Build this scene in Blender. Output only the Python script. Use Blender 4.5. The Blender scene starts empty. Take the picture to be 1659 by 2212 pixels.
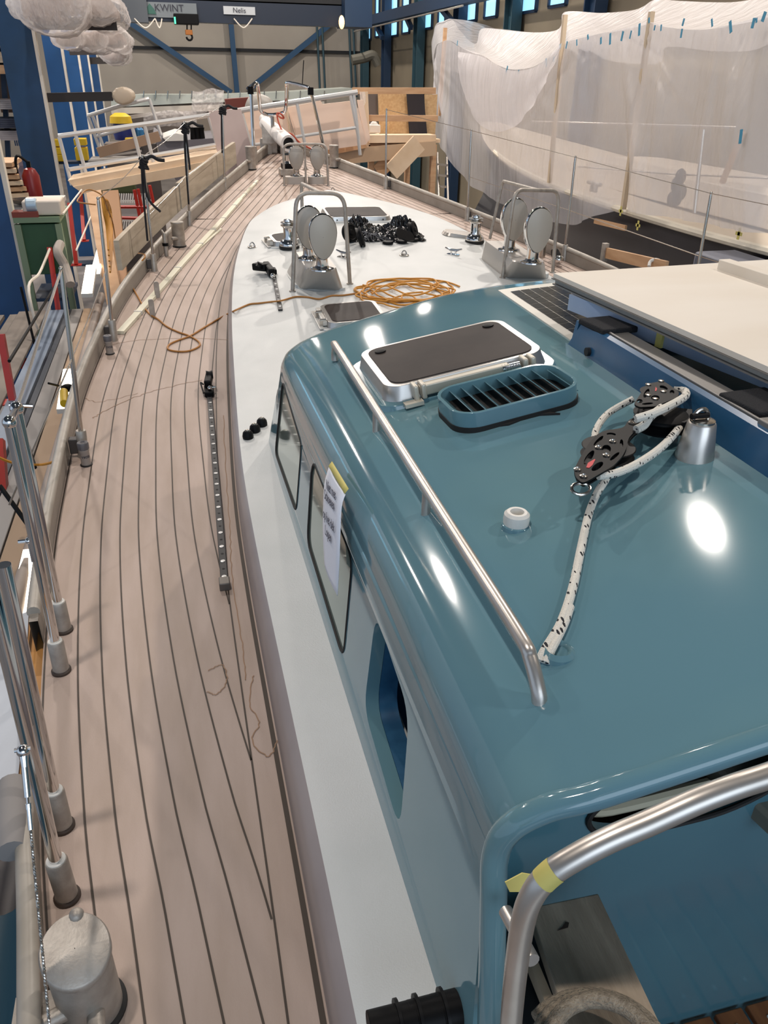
import bpy, bmesh, math, random
from mathutils import Vector, Matrix, noise
from mathutils.geometry import tessellate_polygon
random.seed(7)
C = bpy.context.scene.collection
scn = bpy.context.scene
PI = math.pi
# ---------------------------------------------------------------- camera
F = 1677.3; CXP, CYP = 829.5, 1106.0
CAM = Vector((0, 0, 1.77))
def _basis(yaw, pitch, roll):
    cy, sy = math.cos(yaw), math.sin(yaw); cp, sp = math.cos(pitch), math.sin(pitch)
    f = Vector((sy*cp, cy*cp, -sp)); r = Vector((cy, -sy, 0)); u = r.cross(f)
    c, s = math.cos(roll), math.sin(roll)
    return c*r+s*u, -s*r+c*u, f
RT, UP, FW = _basis(*[math.radians(a) for a in (14.43, 29.27, 0.975)])
cd = bpy.data.cameras.new('camera'); cam = bpy.data.objects.new('camera', cd); C.objects.link(cam)
M = Matrix((RT, UP, -FW)).transposed().to_4x4(); M.translation = CAM
cam.matrix_world = M
cd.sensor_fit = 'VERTICAL'; cd.sensor_height = 24.0; cd.lens = F/2212*24.0; cd.clip_start = .05; cd.clip_end = 200
scn.camera = cam
# ---------------------------------------------------------------- view and light
scn.view_settings.view_transform = 'Standard'; scn.view_settings.look = 'None'
scn.view_settings.exposure = 0.0; scn.view_settings.gamma = 1; scn.view_settings.use_curve_mapping = False
w = bpy.data.worlds.new('world'); scn.world = w; w.use_nodes = True
bg = w.node_tree.nodes['Background']; bg.inputs[0].default_value = (.62, .78, 1, 1); bg.inputs[1].default_value = .75
LAMPS = [(-1.3, 10.5), (6.2, 9.3), (-1.3, 1.5), (6.2, 1.0), (-4, 19), (6.2, 17), (-1.3, 28), (6.2, 27), (-1.3, 37), (6.2, 36), (2.6, 22), (-6, 14), (-6, 22)]
LAMP_K = {0: 1.0, 1: 1.3, 2: .6, 3: .6, 4: 1.5, 5: 1.6, 10: 1.9}
LAMP_Z = 8.0; LAMP_W = 350; LAMP_COL = (1, .91, .83)
def area(name, loc, size, power, col, rot=(0, 0, 0), shape='DISK', sy=None):
    l = bpy.data.lights.new(name, 'AREA'); l.shape = shape; l.size = size; l.energy = power; l.color = col
    if sy: l.size_y = sy
    o = bpy.data.objects.new(name, l); C.objects.link(o); o.location = loc; o.rotation_euler = rot
    return o
# daylight through the big open door behind the camera and the window band of the left side bay
area('door_daylight', (2, -9, 4.5), 9, 420, (.75, .87, 1), (math.radians(78), 0, 0), 'RECTANGLE', 6)

# ---------------------------------------------------------------- helpers
def sh(Y):
    t = max(Y-3, 0); return .0532*t+.0031*t*t
def ray(x, y): return FW+RT*((x-CXP)/F)-UP*((y-CYP)/F)
def P(x, y, z=None, X=None, Y=None):
    d = ray(x, y)
    t = (z-CAM.z)/d.z if z is not None else (X/d.x if X is not None else Y/d.y)
    return CAM+d*t
def PS(x, y, f, off=0):          # the point of a height field f(X, Y) seen at a pixel
    d = ray(x, y); a = .3; b = a
    g = lambda t: (CAM+d*t).z-f((CAM+d*t).x, (CAM+d*t).y)-off
    while g(b) > 0 and b < 60: a = b; b += .05
    for _ in range(25):
        m = (a+b)/2
        if g(m) > 0: a = m
        else: b = m
    return CAM+d*b
def lerp(tab, x):
    if x <= tab[0][0]: return tab[0][1]
    for (a, va), (b, vb) in zip(tab, tab[1:]):
        if x <= b: return va+(vb-va)*(x-a)/(b-a)
    return tab[-1][1]
def smooth_tab(tab, x):          # Catmull-Rom through a table
    n = len(tab)
    if x <= tab[0][0]: return tab[0][1]
    if x >= tab[-1][0]: return tab[-1][1]
    for i in range(n-1):
        if x <= tab[i+1][0]: break
    x0, y0 = tab[i]; x1, y1 = tab[i+1]; h = x1-x0; t = (x-x0)/h
    m0 = (y1-tab[i-1][1])/(x1-tab[i-1][0]) if i > 0 else (y1-y0)/h
    m1 = (tab[i+2][1]-y0)/(tab[i+2][0]-x0) if i < n-2 else (y1-y0)/h
    return (2*t**3-3*t*t+1)*y0+(t**3-2*t*t+t)*h*m0+(-2*t**3+3*t*t)*y1+(t**3-t*t)*h*m1
def catmull(pts, n=6, closed=False):
    pts = [Vector(p) for p in pts]; out = []; N = len(pts)
    if N < 3: return pts
    for i in range(N if closed else N-1):
        p = [pts[(i+k) % N] if closed else pts[min(max(i+k, 0), N-1)] for k in (-1, 0, 1, 2)]
        for k in range(n):
            t = k/n
            out.append(.5*((2*p[1])+(p[2]-p[0])*t+(2*p[0]-5*p[1]+4*p[2]-p[3])*t*t+(3*p[1]-p[0]-3*p[2]+p[3])*t**3))
    if not closed: out.append(pts[-1])
    return out
def lin(h):
    h = h.lstrip('#'); v = [int(h[i:i+2], 16)/255 for i in (0, 2, 4)]
    return tuple(c/12.92 if c <= .04045 else ((c+.055)/1.055)**2.4 for c in v)+(1,)

class MB:
    def __init__(s): s.v = []; s.f = []; s.m = []; s.mi = 0
    def face(s, f): s.f.append(f); s.m.append(s.mi)
    def add(s, verts, faces, M=None):
        b = len(s.v)
        for p in verts: s.v.append(M @ Vector(p) if M else Vector(p))
        for f in faces: s.face(tuple(i+b for i in f))
        return s
    def box(s, c, d, rz=0, M=None, tap=1, tapy=None):
        tapy = tap if tapy is None else tapy
        x, y, z = d[0]/2, d[1]/2, d[2]/2
        R = Matrix.Translation(Vector(c)) @ Matrix.Rotation(rz, 4, 'Z')
        if M: R = Matrix.Translation(Vector(c)) @ M
        vs = [(-x, -y, -z), (x, -y, -z), (x, y, -z), (-x, y, -z), (-x*tap, -y*tapy, z), (x*tap, -y*tapy, z), (x*tap, y*tapy, z), (-x*tap, y*tapy, z)]
        return s.add(vs, [(3, 2, 1, 0), (4, 5, 6, 7), (0, 1, 5, 4), (1, 2, 6, 5), (2, 3, 7, 6), (3, 0, 4, 7)], R)
    def beam(s, a, b, w, h, up=(0, 0, 1)):      # box section beam from a to b
        a = Vector(a); b = Vector(b); y = (b-a); L = y.length; y.normalize(); z = Vector(up); x = y.cross(z).normalized(); z = x.cross(y)
        R = Matrix((x, y, z)).transposed().to_4x4()
        return s.box((a+b)/2, (w, L, h), M=R)
    def tube(s, pts, r, n=10, caps=True, closed=False):
        pts = [Vector(p) for p in pts]; N = len(pts); b = len(s.v)
        rr = r if isinstance(r, (list, tuple)) else [r]*N
        T = []
        for i in range(N):
            if closed: t = pts[(i+1) % N]-pts[i-1]
            else: t = pts[min(i+1, N-1)]-pts[max(i-1, 0)]
            T.append(t.normalized() if t.length > 1e-9 else Vector((0, 0, 1)))
        q = T[0].orthogonal().normalized()
        for i in range(N):
            q = (q-T[i]*q.dot(T[i]))
            q = q.normalized() if q.length > 1e-6 else T[i].orthogonal().normalized()
            p2 = T[i].cross(q)
            for k in range(n):
                a = 2*PI*k/n
                s.v.append(pts[i]+(q*math.cos(a)+p2*math.sin(a))*rr[i])
        for i in range(N if closed else N-1):
            j = (i+1) % N
            for k in range(n):
                l = (k+1) % n
                s.face((b+i*n+k, b+i*n+l, b+j*n+l, b+j*n+k))
        if caps and not closed:
            s.face(tuple(b+k for k in reversed(range(n)))); s.face(tuple(b+(N-1)*n+k for k in range(n)))
        return s
    def lathe(s, prof, c=(0, 0, 0), n=24, M=None):   # profile (r, z)
        b = len(s.v); R = Matrix.Translation(Vector(c)) @ (M or Matrix.Identity(4))
        for r, z in prof:
            for k in range(n):
                a = 2*PI*k/n; s.v.append(R @ Vector((r*math.cos(a), r*math.sin(a), z)))
        for i in range(len(prof)-1):
            for k in range(n):
                l = (k+1) % n; s.face((b+i*n+k, b+i*n+l, b+(i+1)*n+l, b+(i+1)*n+k))
        s.face(tuple(b+k for k in reversed(range(n)))); s.face(tuple(b+(len(prof)-1)*n+k for k in range(n)))
        return s
    def prism(s, outline, z0, z1, holes=(), M=None, top=1.0):  # outline 2D, extruded in z
        R = M or Matrix.Identity(4); loops = [list(outline)]+[list(h) for h in holes]
        flat = [p for l in loops for p in l]
        tris = tessellate_polygon([[Vector((p[0], p[1], 0)) for p in l] for l in loops])
        b = len(s.v); n = len(flat)
        cx = sum(p[0] for p in outline)/len(outline); cy = sum(p[1] for p in outline)/len(outline)
        for p in flat: s.v.append(R @ Vector((p[0], p[1], z0)))
        for p in flat: s.v.append(R @ Vector((cx+(p[0]-cx)*top, cy+(p[1]-cy)*top, z1)))
        for t in tris:
            s.face(tuple(b+i for i in t)); s.face(tuple(b+n+i for i in reversed(t)))
        o = 0
        for l in loops:
            m = len(l)
            for i in range(m):
                j = (i+1) % m; s.face((b+o+i, b+o+j, b+n+o+j, b+n+o+i))
            o += m
        return s
    def grid(s, f, nu, nv, thick=None, wrap=False):
        b = len(s.v)
        for i in range(nu+1):
            for j in range(nv+1): s.v.append(Vector(f(i/nu, j/nv)))
        for i in range(nu):
            for j in range(nv):
                a = b+i*(nv+1)+j; s.face((a, a+nv+1, a+nv+2, a+1))
        return s
    def ball(s, c, r, n=14, sc=(1, 1, 1)):
        prof = [(max(math.sin(PI*i/(n//2)), .001)*r, -math.cos(PI*i/(n//2))*r) for i in range(n//2+1)]
        return s.lathe(prof, c, n, Matrix.Diagonal((sc[0], sc[1], sc[2], 1)))
def rrect(w, h, r, n=5, cx=0, cy=0):
    o = []
    for sx, sy, a0 in ((1, 1, 0), (-1, 1, 90), (-1, -1, 180), (1, -1, 270)):
        for k in range(n+1):
            a = math.radians(a0+90*k/n); o.append((cx+sx*(w/2-r)+r*math.cos(a), cy+sy*(h/2-r)+r*math.sin(a)))
    return o
def rpoly(pts, r, n=5):      # round the corners of a 2D polygon
    o = []; N = len(pts)
    for i in range(N):
        p = Vector(pts[i]); a = Vector(pts[i-1])-p; b = Vector(pts[(i+1) % N])-p
        ra = min(r, a.length*.45, b.length*.45); A = p+a.normalized()*ra; B = p+b.normalized()*ra
        for k in range(n+1):
            t = k/n; o.append(tuple(A*(1-t)**2+p*2*t*(1-t)+B*t*t))
    return o

def rootinv(p):
    m = Matrix.Identity(4)
    while p is not None:
        m = p.matrix_basis @ m; p = p.parent
    return m.inverted()
def obj(name, mb, mat, parent=None, world=True, sharp=35, bevel=0, sub=0, solid=0):
    me = bpy.data.meshes.new(name)
    vs = mb.v
    o = bpy.data.objects.new(name, me)
    if parent is not None:
        o.parent = parent
        if world:
            Mi = rootinv(parent); vs = [Mi @ v for v in vs]
    elif world:
        lo = Vector([min(v[k] for v in vs) for k in range(3)]); hi = Vector([max(v[k] for v in vs) for k in range(3)])
        base = Vector(((lo.x+hi.x)/2, (lo.y+hi.y)/2, lo.z)); vs = [v-base for v in vs]; o.location = base
    me.from_pydata([tuple(v) for v in vs], [], mb.f); me.update()
    bm = bmesh.new(); bm.from_mesh(me); bmesh.ops.remove_doubles(bm, verts=bm.verts, dist=1e-5)
    bmesh.ops.recalc_face_normals(bm, faces=bm.faces); bm.to_mesh(me); bm.free()
    if mat is not None:
        for m in (mat if isinstance(mat, (list, tuple)) else [mat]): me.materials.append(m)
    if isinstance(mat, (list, tuple)) and len(me.polygons) == len(mb.m):
        for p, i in zip(me.polygons, mb.m): p.material_index = i
    for p in me.polygons: p.use_smooth = True
    me.set_sharp_from_angle(angle=math.radians(sharp))
    C.objects.link(o)
    if bevel:
        md = o.modifiers.new('bevel', 'BEVEL'); md.width = bevel; md.segments = 3; md.limit_method = 'ANGLE'; md.angle_limit = math.radians(40)
    if solid:
        md = o.modifiers.new('solid', 'SOLIDIFY'); md.thickness = solid; md.offset = 0
    if sub:
        md = o.modifiers.new('sub', 'SUBSURF'); md.levels = sub; md.render_levels = sub
    return o
def tag(o, label=None, cat=None, group=None, kind=None):
    if label: o['label'] = label
    if cat: o['category'] = cat
    if group: o['group'] = group
    if kind: o['kind'] = kind
    return o
def thing(name, label, cat, loc=(0, 0, 0), rz=0, group=None, kind=None):
    o = bpy.data.objects.new(name, None); o.empty_display_size = .1; C.objects.link(o)
    o.location = loc; o.rotation_euler = (0, 0, rz)
    return tag(o, label, cat, group, kind)
def dup(root, loc, rz=None, label=None, group=None, scale=None, parent=None):
    kids = [c for c in bpy.data.objects if c.parent == root]
    r = root.copy(); C.objects.link(r); r.location = loc
    if parent: r.parent = parent
    if rz is not None: r.rotation_euler = (0, 0, rz)
    if scale: r.scale = (scale,)*3
    if label: r['label'] = label
    if group: r['group'] = group
    for ch in kids:
        c = ch.copy(); C.objects.link(c); c.parent = r
        for g in [g for g in bpy.data.objects if g.parent == ch]:
            d = g.copy(); C.objects.link(d); d.parent = c
    return r

# ---------------------------------------------------------------- materials
def mat(name, col, rough=.5, metal=0, col2=None, nscale=8, bump=0, bscale=60, coat=0, trans=0, emit=None, estr=1, stretch=(1, 1, 1), detail=4, spec=.5, contrast=(.35, .65)):
    m = bpy.data.materials.new(name); m.use_nodes = True; nt = m.node_tree; b = nt.nodes['Principled BSDF']
    L = nt.links.new
    b.inputs['Base Color'].default_value = lin(col); b.inputs['Roughness'].default_value = rough; b.inputs['Metallic'].default_value = metal
    b.inputs['Coat Weight'].default_value = coat; b.inputs['Coat Roughness'].default_value = .04; b.inputs['Specular IOR Level'].default_value = spec
    tc = nt.nodes.new('ShaderNodeTexCoord'); mp = nt.nodes.new('ShaderNodeMapping'); mp.inputs['Scale'].default_value = stretch
    L(tc.outputs['Object'], mp.inputs['Vector'])
    if col2:
        n = nt.nodes.new('ShaderNodeTexNoise'); n.inputs['Scale'].default_value = nscale; n.inputs['Detail'].default_value = detail
        r = nt.nodes.new('ShaderNodeMapRange'); r.inputs[1].default_value = contrast[0]; r.inputs[2].default_value = contrast[1]
        x = nt.nodes.new('ShaderNodeMix'); x.data_type = 'RGBA'; x.inputs[6].default_value = lin(col); x.inputs[7].default_value = lin(col2)
        L(mp.outputs[0], n.inputs['Vector']); L(n.outputs[0], r.inputs[0]); L(r.outputs[0], x.inputs[0]); L(x.outputs[2], b.inputs['Base Color'])
    if bump:
        n = nt.nodes.new('ShaderNodeTexNoise'); n.inputs['Scale'].default_value = bscale; n.inputs['Detail'].default_value = 3
        bp = nt.nodes.new('ShaderNodeBump'); bp.inputs['Strength'].default_value = bump; bp.inputs['Distance'].default_value = .01
        L(mp.outputs[0], n.inputs['Vector']); L(n.outputs[0], bp.inputs['Height']); L(bp.outputs[0], b.inputs['Normal'])
    if trans: b.inputs['Transmission Weight'].default_value = trans
    if emit: b.inputs['Emission Color'].default_value = lin(emit); b.inputs['Emission Strength'].default_value = estr
    return m
def film(name, col, alpha=.5, rough=.25, bump=.6, bscale=3):
    m = bpy.data.materials.new(name); m.use_nodes = True; nt = m.node_tree; L = nt.links.new
    b = nt.nodes['Principled BSDF']; out = nt.nodes['Material Output']
    b.inputs['Base Color'].default_value = lin(col); b.inputs['Roughness'].default_value = rough; b.inputs['Specular IOR Level'].default_value = .6
    tr = nt.nodes.new('ShaderNodeBsdfTranslucent'); tr.inputs[0].default_value = lin(col)
    m1 = nt.nodes.new('ShaderNodeMixShader'); m1.inputs[0].default_value = .45; L(b.outputs[0], m1.inputs[1]); L(tr.outputs[0], m1.inputs[2])
    tp = nt.nodes.new('ShaderNodeBsdfTransparent'); m2 = nt.nodes.new('ShaderNodeMixShader'); m2.inputs[0].default_value = alpha
    L(tp.outputs[0], m2.inputs[1]); L(m1.outputs[0], m2.inputs[2]); L(m2.outputs[0], out.inputs[0])
    tc = nt.nodes.new('ShaderNodeTexCoord'); n = nt.nodes.new('ShaderNodeTexNoise'); n.inputs['Scale'].default_value = bscale; n.inputs['Detail'].default_value = 6
    mp = nt.nodes.new('ShaderNodeMapping'); mp.inputs['Scale'].default_value = (1, 2.2, .5); L(tc.outputs['Object'], mp.inputs[0]); L(mp.outputs[0], n.inputs['Vector'])
    bp = nt.nodes.new('ShaderNodeBump'); bp.inputs['Strength'].default_value = bump; bp.inputs['Distance'].default_value = .12
    L(n.outputs[0], bp.inputs['Height']); L(bp.outputs[0], b.inputs['Normal'])
    return m
TEAL = mat('teal_gloss_paint', '688b92', .08, coat=.3, col2='5e8390', nscale=1.5, spec=.5)
TEALD = mat('teal_satin_paint', '255a72', .35, col2='1f4f6a', nscale=4)
BLUEP = mat('blue_coaming_paint', '2a587c', .3, col2='244f71', nscale=4)
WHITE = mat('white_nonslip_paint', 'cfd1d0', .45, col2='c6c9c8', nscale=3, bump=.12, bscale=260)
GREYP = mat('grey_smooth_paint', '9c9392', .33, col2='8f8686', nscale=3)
TEAK = mat('teak_decking', 'b5a297', .62, col2='a99689', nscale=3.5, stretch=(3, .6, 1), bump=.1, bscale=200, detail=6)
CAULK = mat('dark_caulking', '3b3026', .6)
BULW = mat('grey_primed_bulwark', '948c82', .5, col2='847c73', nscale=4, bump=.05)
ALU = mat('brushed_aluminium', 'cdc7c0', .33, .8, col2='bdb6ae', nscale=9)
ALUM = mat('matt_aluminium', 'b4ada4', .5, .55, col2='9f978e', nscale=20, bump=.08, bscale=150)
CHROME = mat('polished_steel', 'dcdad8', .09, 1)
STEEL = mat('satin_steel', 'bdb6ad', .22, .95)
COVER = mat('grey_vent_cover', 'aaa399', .45, .15)
BLACK = mat('black_plastic', '0a0a0c', .5, spec=.15)
RUBBER = mat('black_rubber', '1a1817', .7)
BLACKM = mat('black_anodised', '111113', .48, .2, spec=.2)
SMOKE = mat('smoked_acrylic', '2a2321', .5, col2='362e2b', nscale=5, spec=.1)
GLASSW = mat('pale_window_glass', '93a198', .06, .55, spec=.8)
ROPEY = mat('orange_cord', 'c98a2e', .6)
CORDB = mat('brown_cord', '9a6238', .6)
PLY = mat('pale_plywood', 'dfc6a8', .62, col2='d2b594', nscale=2.5, stretch=(1, .25, 1), detail=6)
PLYC = mat('cream_board', 'e2dace', .55, col2='d9cebe', nscale=2, stretch=(.4, 1.2, 1), detail=6)
PINK = mat('pink_primed_board', 'efd3bf', .7, col2='e8cab4', nscale=1.2)
OSB = mat('particle_board', 'c9a97e', .7, col2='b9966a', nscale=25, detail=6)
WOOD = mat('pine_timber', 'c9a27c', .6, col2='b98f68', nscale=3, stretch=(1, 1, 6), detail=6)
WOODD = mat('weathered_timber', 'bdab95', .65, col2='9c8b77', nscale=3, stretch=(8, 1.2, 8), detail=8, bump=.3, bscale=40)
TEAKN = mat('oiled_teak_slat', 'a5663a', .5, col2='8e5530', nscale=6, stretch=(6, 1, 6), detail=6)
HALLB = mat('hall_blue_paint', '1b4a7c', .4, col2='1a4674', nscale=2)
HALLD = mat('hall_dark_blue_paint', '16304c', .5)
HALLG = mat('hall_green_blue_paint', '2b4a55', .5)
DARK = mat('dark_interior', '14161a', .7)
PLASTIC = film('clear_plastic_film', 'fbf8fa', .6, rough=.12, bump=.5, bscale=2.2)
PLASTICU = film('wrinkled_canopy_film', 'fbf8f8', .82, rough=.14, bump=.7, bscale=3)
PLASTIC2 = film('wrapping_film', 'ece6e3', .5, rough=.1, bump=1, bscale=7)
TAPEY = mat('yellow_masking_tape', 'c9bd6a', .6)
TAPEB = mat('blue_tape', '3d8fae', .5)
HULLD = mat('dark_hull_paint', '2b2a2f', .3, col2='232227', nscale=1.5)
PAPER = mat('white_paper', 'e8ebf4', .7)
INK = mat('dark_ink', '2c2c38', .7)
RED = mat('red_paint', 'b02a1e', .4)
REDD = mat('red_mark', 'c0202a', .5)
GREEN = mat('green_paint', '27502f', .5, col2='1f4427', nscale=3)
YEL = mat('yellow_plastic', 'd8b21c', .45)
FLOORM = mat('hall_floor_paint', '8c8480', .45, col2='76706c', nscale=1.2)
CONC = mat('dusty_concrete', '8b8177', .8, col2='6f665e', nscale=1.5)
BRIGHT = mat('bright_tube', 'd9d8d6', .3, .45)
BONE = mat('white_nylon', 'd9d6cf', .4)
ROPEW = None
# ================================================================ HALL
Z0 = -2.2; WALLM = mat('corrugated_wall_panel', 'a39b8d', .6, col2='958d80', nscale=1, stretch=(1, 1, 1))
def struct(name, mb, m, **k): return tag(obj(name, mb, m, **k), kind='structure')
struct('floor', MB().box((3, 18, Z0-.05), (36, 60, .1)), FLOORM)
struct('wall_back', MB().box((3, 42.1, 3), (26, .2, 10.6)), mat('grey_back_wall', 'aaa296', .7, col2='a0988d', nscale=.5))
struct('wall_right', MB().box((9.7, 18, 3), (.2, 60, 10.6)), mat('beige_right_wall', '857a66', .7, col2='786e5c', nscale=.6))
struct('ceiling', MB().box((3, 18, 8.5), (36, 60, .1)), mat('grey_ceiling', '4a5660', .7))
struct('trim_1', MB().box((3, 41.9, 2.75), (13, .1, .12)), DARK)            # dark rail across the back wall
# lamps of the hall
for i, (x, y) in enumerate(LAMPS):
    t = thing('ceiling_lamp', 'round high bay lamp hanging under the hall ceiling', 'lamp', (x, y, LAMP_Z), group='high bay lamps of the hall')
    obj('lamp_shade', MB().lathe([(.05, .4), (.12, .35), (.42, .06), (.44, .02), (.42, .03), (.1, .3)], n=24), HALLD, t, world=False)
    l = area('hall_lamp_light', (x, y, LAMP_Z-.02), .34, LAMP_W*LAMP_K.get(i, 1), LAMP_COL)
# windows of the right wall, each a frame with a bright pane
SKYW = mat('bright_window_pane', '9fd0ee', .3, emit='8fd0f5', estr=1.3)
wn = 0
for (xa, ya, xb, yb) in [(788, 45, 802, 86), (812, 52, 820, 80), (843, 2, 860, 78), (870, 0, 885, 72), (915, 12, 934, 62), (948, 0, 963, 52), (1004, 0, 1030, 46), (1048, 0, 1074, 38), (1128, 0, 1159, 26), (1188, 0, 1224, 13)]:
    wn += 1
    a = P(xa, yb, X=9.58); b = P(xb, yb, X=9.58); z0 = (a.z+b.z)/2; z1 = z0+1.5
    fr = MB(); y0, y1 = sorted((a.y, b.y))
    for yy in (y0, y1): fr.box((9.56, yy, (z0+z1)/2), (.08, .08, z1-z0))
    for zz in (z0, (z0+z1)/2, z1): fr.box((9.56, (y0+y1)/2, zz), (.08, y1-y0, .07))
    f = tag(obj('window_%d' % wn, fr, HALLD), kind='structure')
    tag(obj('window_pane', MB().box((9.58, (y0+y1)/2, (z0+z1)/2), (.02, y1-y0, z1-z0)), SKYW, f))
# blue columns on the left
def hcol(name, x, y, wx, wy, m, z1=8.4, lab='', cat='column', grp=None):
    b = MB(); t = .05
    b.box((x, y-wy/2, (Z0+z1)/2), (wx, t, z1-Z0)); b.box((x, y+wy/2, (Z0+z1)/2), (wx, t, z1-Z0)); b.box((x, y, (Z0+z1)/2), (t, wy, z1-Z0))
    return tag(obj(name, b, m), lab, cat, grp)
def colx(px, py, X): return P(px, py, X=X).y
COLS = [(-2.12, 10.6, .5, 'nearest blue steel hall column at the left edge'),
        (-2.2, colx(66, 200, -2.2), .52, 'blue steel hall column with two storage arms holding wrapped bundles'),
        (-2.25, colx(134, 200, -2.25), .36, 'second blue steel hall column behind the green cabinet'),
        (-2.25, colx(170, 200, -2.25), .34, 'third blue steel hall column along the left side'),
        (-2.25, colx(194, 200, -2.25), .26, 'fourth blue steel hall column along the left side'),
        (-2.25, colx(214, 200, -2.25), .26, 'farthest blue steel hall column near the back wall')]
for i, (x, y, wd, lab) in enumerate(COLS):
    c = hcol('hall_column', x-wd*.1, y, wd, .3, mat('navy_column_paint', '163a5e', .45, col2='12324f', nscale=2) if i == 1 else HALLB, lab=lab, grp='blue columns on the left')
    e = MB().box((x+wd*.45, y-.12, 3), (.05, .12, 10.4)); obj('edge_strip', e, PLYC, c)
# columns on the right wall
for i, (px, wd, m) in enumerate([(768, .5, HALLG), (831, .7, HALLD), (900, .6, HALLG), (985, .7, HALLD), (1095, .8, HALLG), (1265, .8, HALLD)]):
    y = P(px, 150, X=9.3).y
    y = min(y, 41.5)
    hcol('wall_column', 9.35, y, .3, .5, m, lab='%s steel column against the right hall wall, %s' % (['green-blue', 'dark blue'][m is HALLD], ['in the far corner', 'second from the far corner', 'third from the far corner', 'behind the peak of the plastic tent', 'between two bright windows', 'nearest, behind the plastic tent'][i]), cat='column')
# bracing and posts of the back wall
for n, (a, b, lab) in enumerate([((270, 42), (500, 200), 'diagonal blue brace falling to the right on the back wall'), ((722, 45), (535, 195), 'diagonal blue brace rising to the right on the back wall'), ((497, 30), (512, 200), 'upright blue post in the middle of the back wall')]):
    tag(obj('wall_brace', MB().beam(P(*a, Y=41.7), P(*b, Y=41.7), .22, .22, up=(0, 1, 0)), mat('brace_blue', '1f4769', .5)), lab, 'brace')
for n, x in enumerate((683, 694, 752, 761)):
    tag(obj('wall_pipe', MB().tube([P(x, 20, Y=41.6), P(x+9, 210, Y=41.6)], .05, 6), HALLG), ['left', 'right'][n % 2]+' pipe of the pair running down the back wall '+['in its middle', 'at the corner'][n//2], 'pipe')
# travelling crane
ct = thing('travelling_crane', 'dark blue travelling crane girder across the hall with two pale signs', 'crane', P(510, 30, Y=30))
a = P(150, 24, Y=30); b = P(790, 30, Y=30)
obj('girder', MB().box(((a.x+b.x)/2+0, 30, P(500, 27, Y=30).z), (b.x-a.x, .5, .62)), mat('crane_blue', '07192e', .45), ct)
obj('walkway', MB().box(((a.x+b.x)/2, 30.2, P(500, -2, Y=30).z), (b.x-a.x, .9, .18)), DARK, ct)
obj('end_box', MB().box(P(275, 18, Y=29.9), (1.2, .6, .75)), mat('crane_grey', '4b5056', .6), ct)
obj('end_carriage', MB().box(P(765, 30, Y=29.9), (.9, 1.4, .8)), HALLD, ct)
def textobj(name, s, size, M, m, parent, ext=.001, wrapw=None):
    cu = bpy.data.curves.new(name, 'FONT'); cu.body = s; cu.size = size; cu.extrude = ext; cu.align_x = 'CENTER'; cu.align_y = 'CENTER'
    o = bpy.data.objects.new(name, cu); C.objects.link(o)
    bpy.context.view_layer.update()
    me = bpy.data.meshes.new_from_object(o); bpy.data.objects.remove(o)
    o = bpy.data.objects.new(name, me); me.materials.append(m); me.transform(rootinv(parent) @ M if parent else M)
    C.objects.link(o); o.parent = parent
    return o
SIGN = mat('pale_sign', 'b9bdc0', .6); SIGND = mat('grey_sign', '6d7478', .6)
RX90 = Matrix.Rotation(PI/2, 4, 'X')
p = P(367, 22, Y=29.7); s = obj('sign_board', MB().box(p, (1.65, .03, .4)), SIGND, ct)
textobj('sign_text', 'KWINT', .27, Matrix.Translation(p+Vector((-.02, -.03, .05))) @ RX90, INK, ct)
obj('sign_emblem', MB().prism([(-.18, -.12), (.18, -.12), (.12, .02), (0, .16), (-.12, .02)], 0, .01, M=Matrix.Translation(p+Vector((-.6, -.03, 0))) @ RX90), mat('green_emblem', '2f5a50', .6), ct)
p = P(517, 23, Y=29.7); obj('sign_board', MB().box(p, (1.0, .03, .22)), SIGN, ct)
textobj('sign_text', 'Nelis', .2, Matrix.Translation(p+Vector((0, -.03, 0))) @ RX90, INK, ct)
p = P(266, 27, Y=29.5); textobj('load_mark', 'NL 1', .16, Matrix.Translation(p+Vector((0, -.05, 0))) @ RX90, SIGN, ct)
hk = thing('crane_hoist', 'dark electric hoist with an orange hook block under the crane girder', 'hoist', P(402, 45, Y=29.3))
obj('hoist_body', MB().box(P(402, 42, Y=29.3), (.75, .5, .28)).box(P(378, 44, Y=29.2), (.05, .4, .2)), BLACK, hk, bevel=.02)
obj('signal_light', MB().box(P(378, 44, Y=28.95), (.05, .05, .18)), mat('green_light', '3fbf8f', .4, emit='4fe0a0', estr=1.5), hk)
obj('cable', MB().tube([P(404, 50, Y=29.3), P(404, 66, Y=29.3)], .02, 6).tube([P(413, 50, Y=29.3), P(413, 66, Y=29.3)], .02, 6), BLACKM, hk)
obj('hook_block', MB().box(P(408, 70, Y=29.3), (.22, .16, .14)), mat('orange_hook_paint', 'b06a28', .5), hk, bevel=.02)
pc = P(409, 80, Y=29.3)
obj('hook', MB().tube([pc+Vector((.09*math.sin(a), 0, .09*math.cos(a))) for a in [PI*k/8*1.5 for k in range(9)]], .03, 6), BLACKM, hk)
for n, (xs, lab) in enumerate([((290, 335), 'left'), ((335, 350), 'middle'), ((505, 545), 'right')]):
    a = P(xs[0], 40, Y=29.6); b = P(xs[1], 40, Y=29.6); m = (a+b)/2-Vector((0, 0, .25))
    tag(obj('hanging_cable', MB().tube(catmull([a, m, b], 8), .02, 6), PLYC), lab+' pale cable loop hanging from the crane girder', 'cable')
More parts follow.
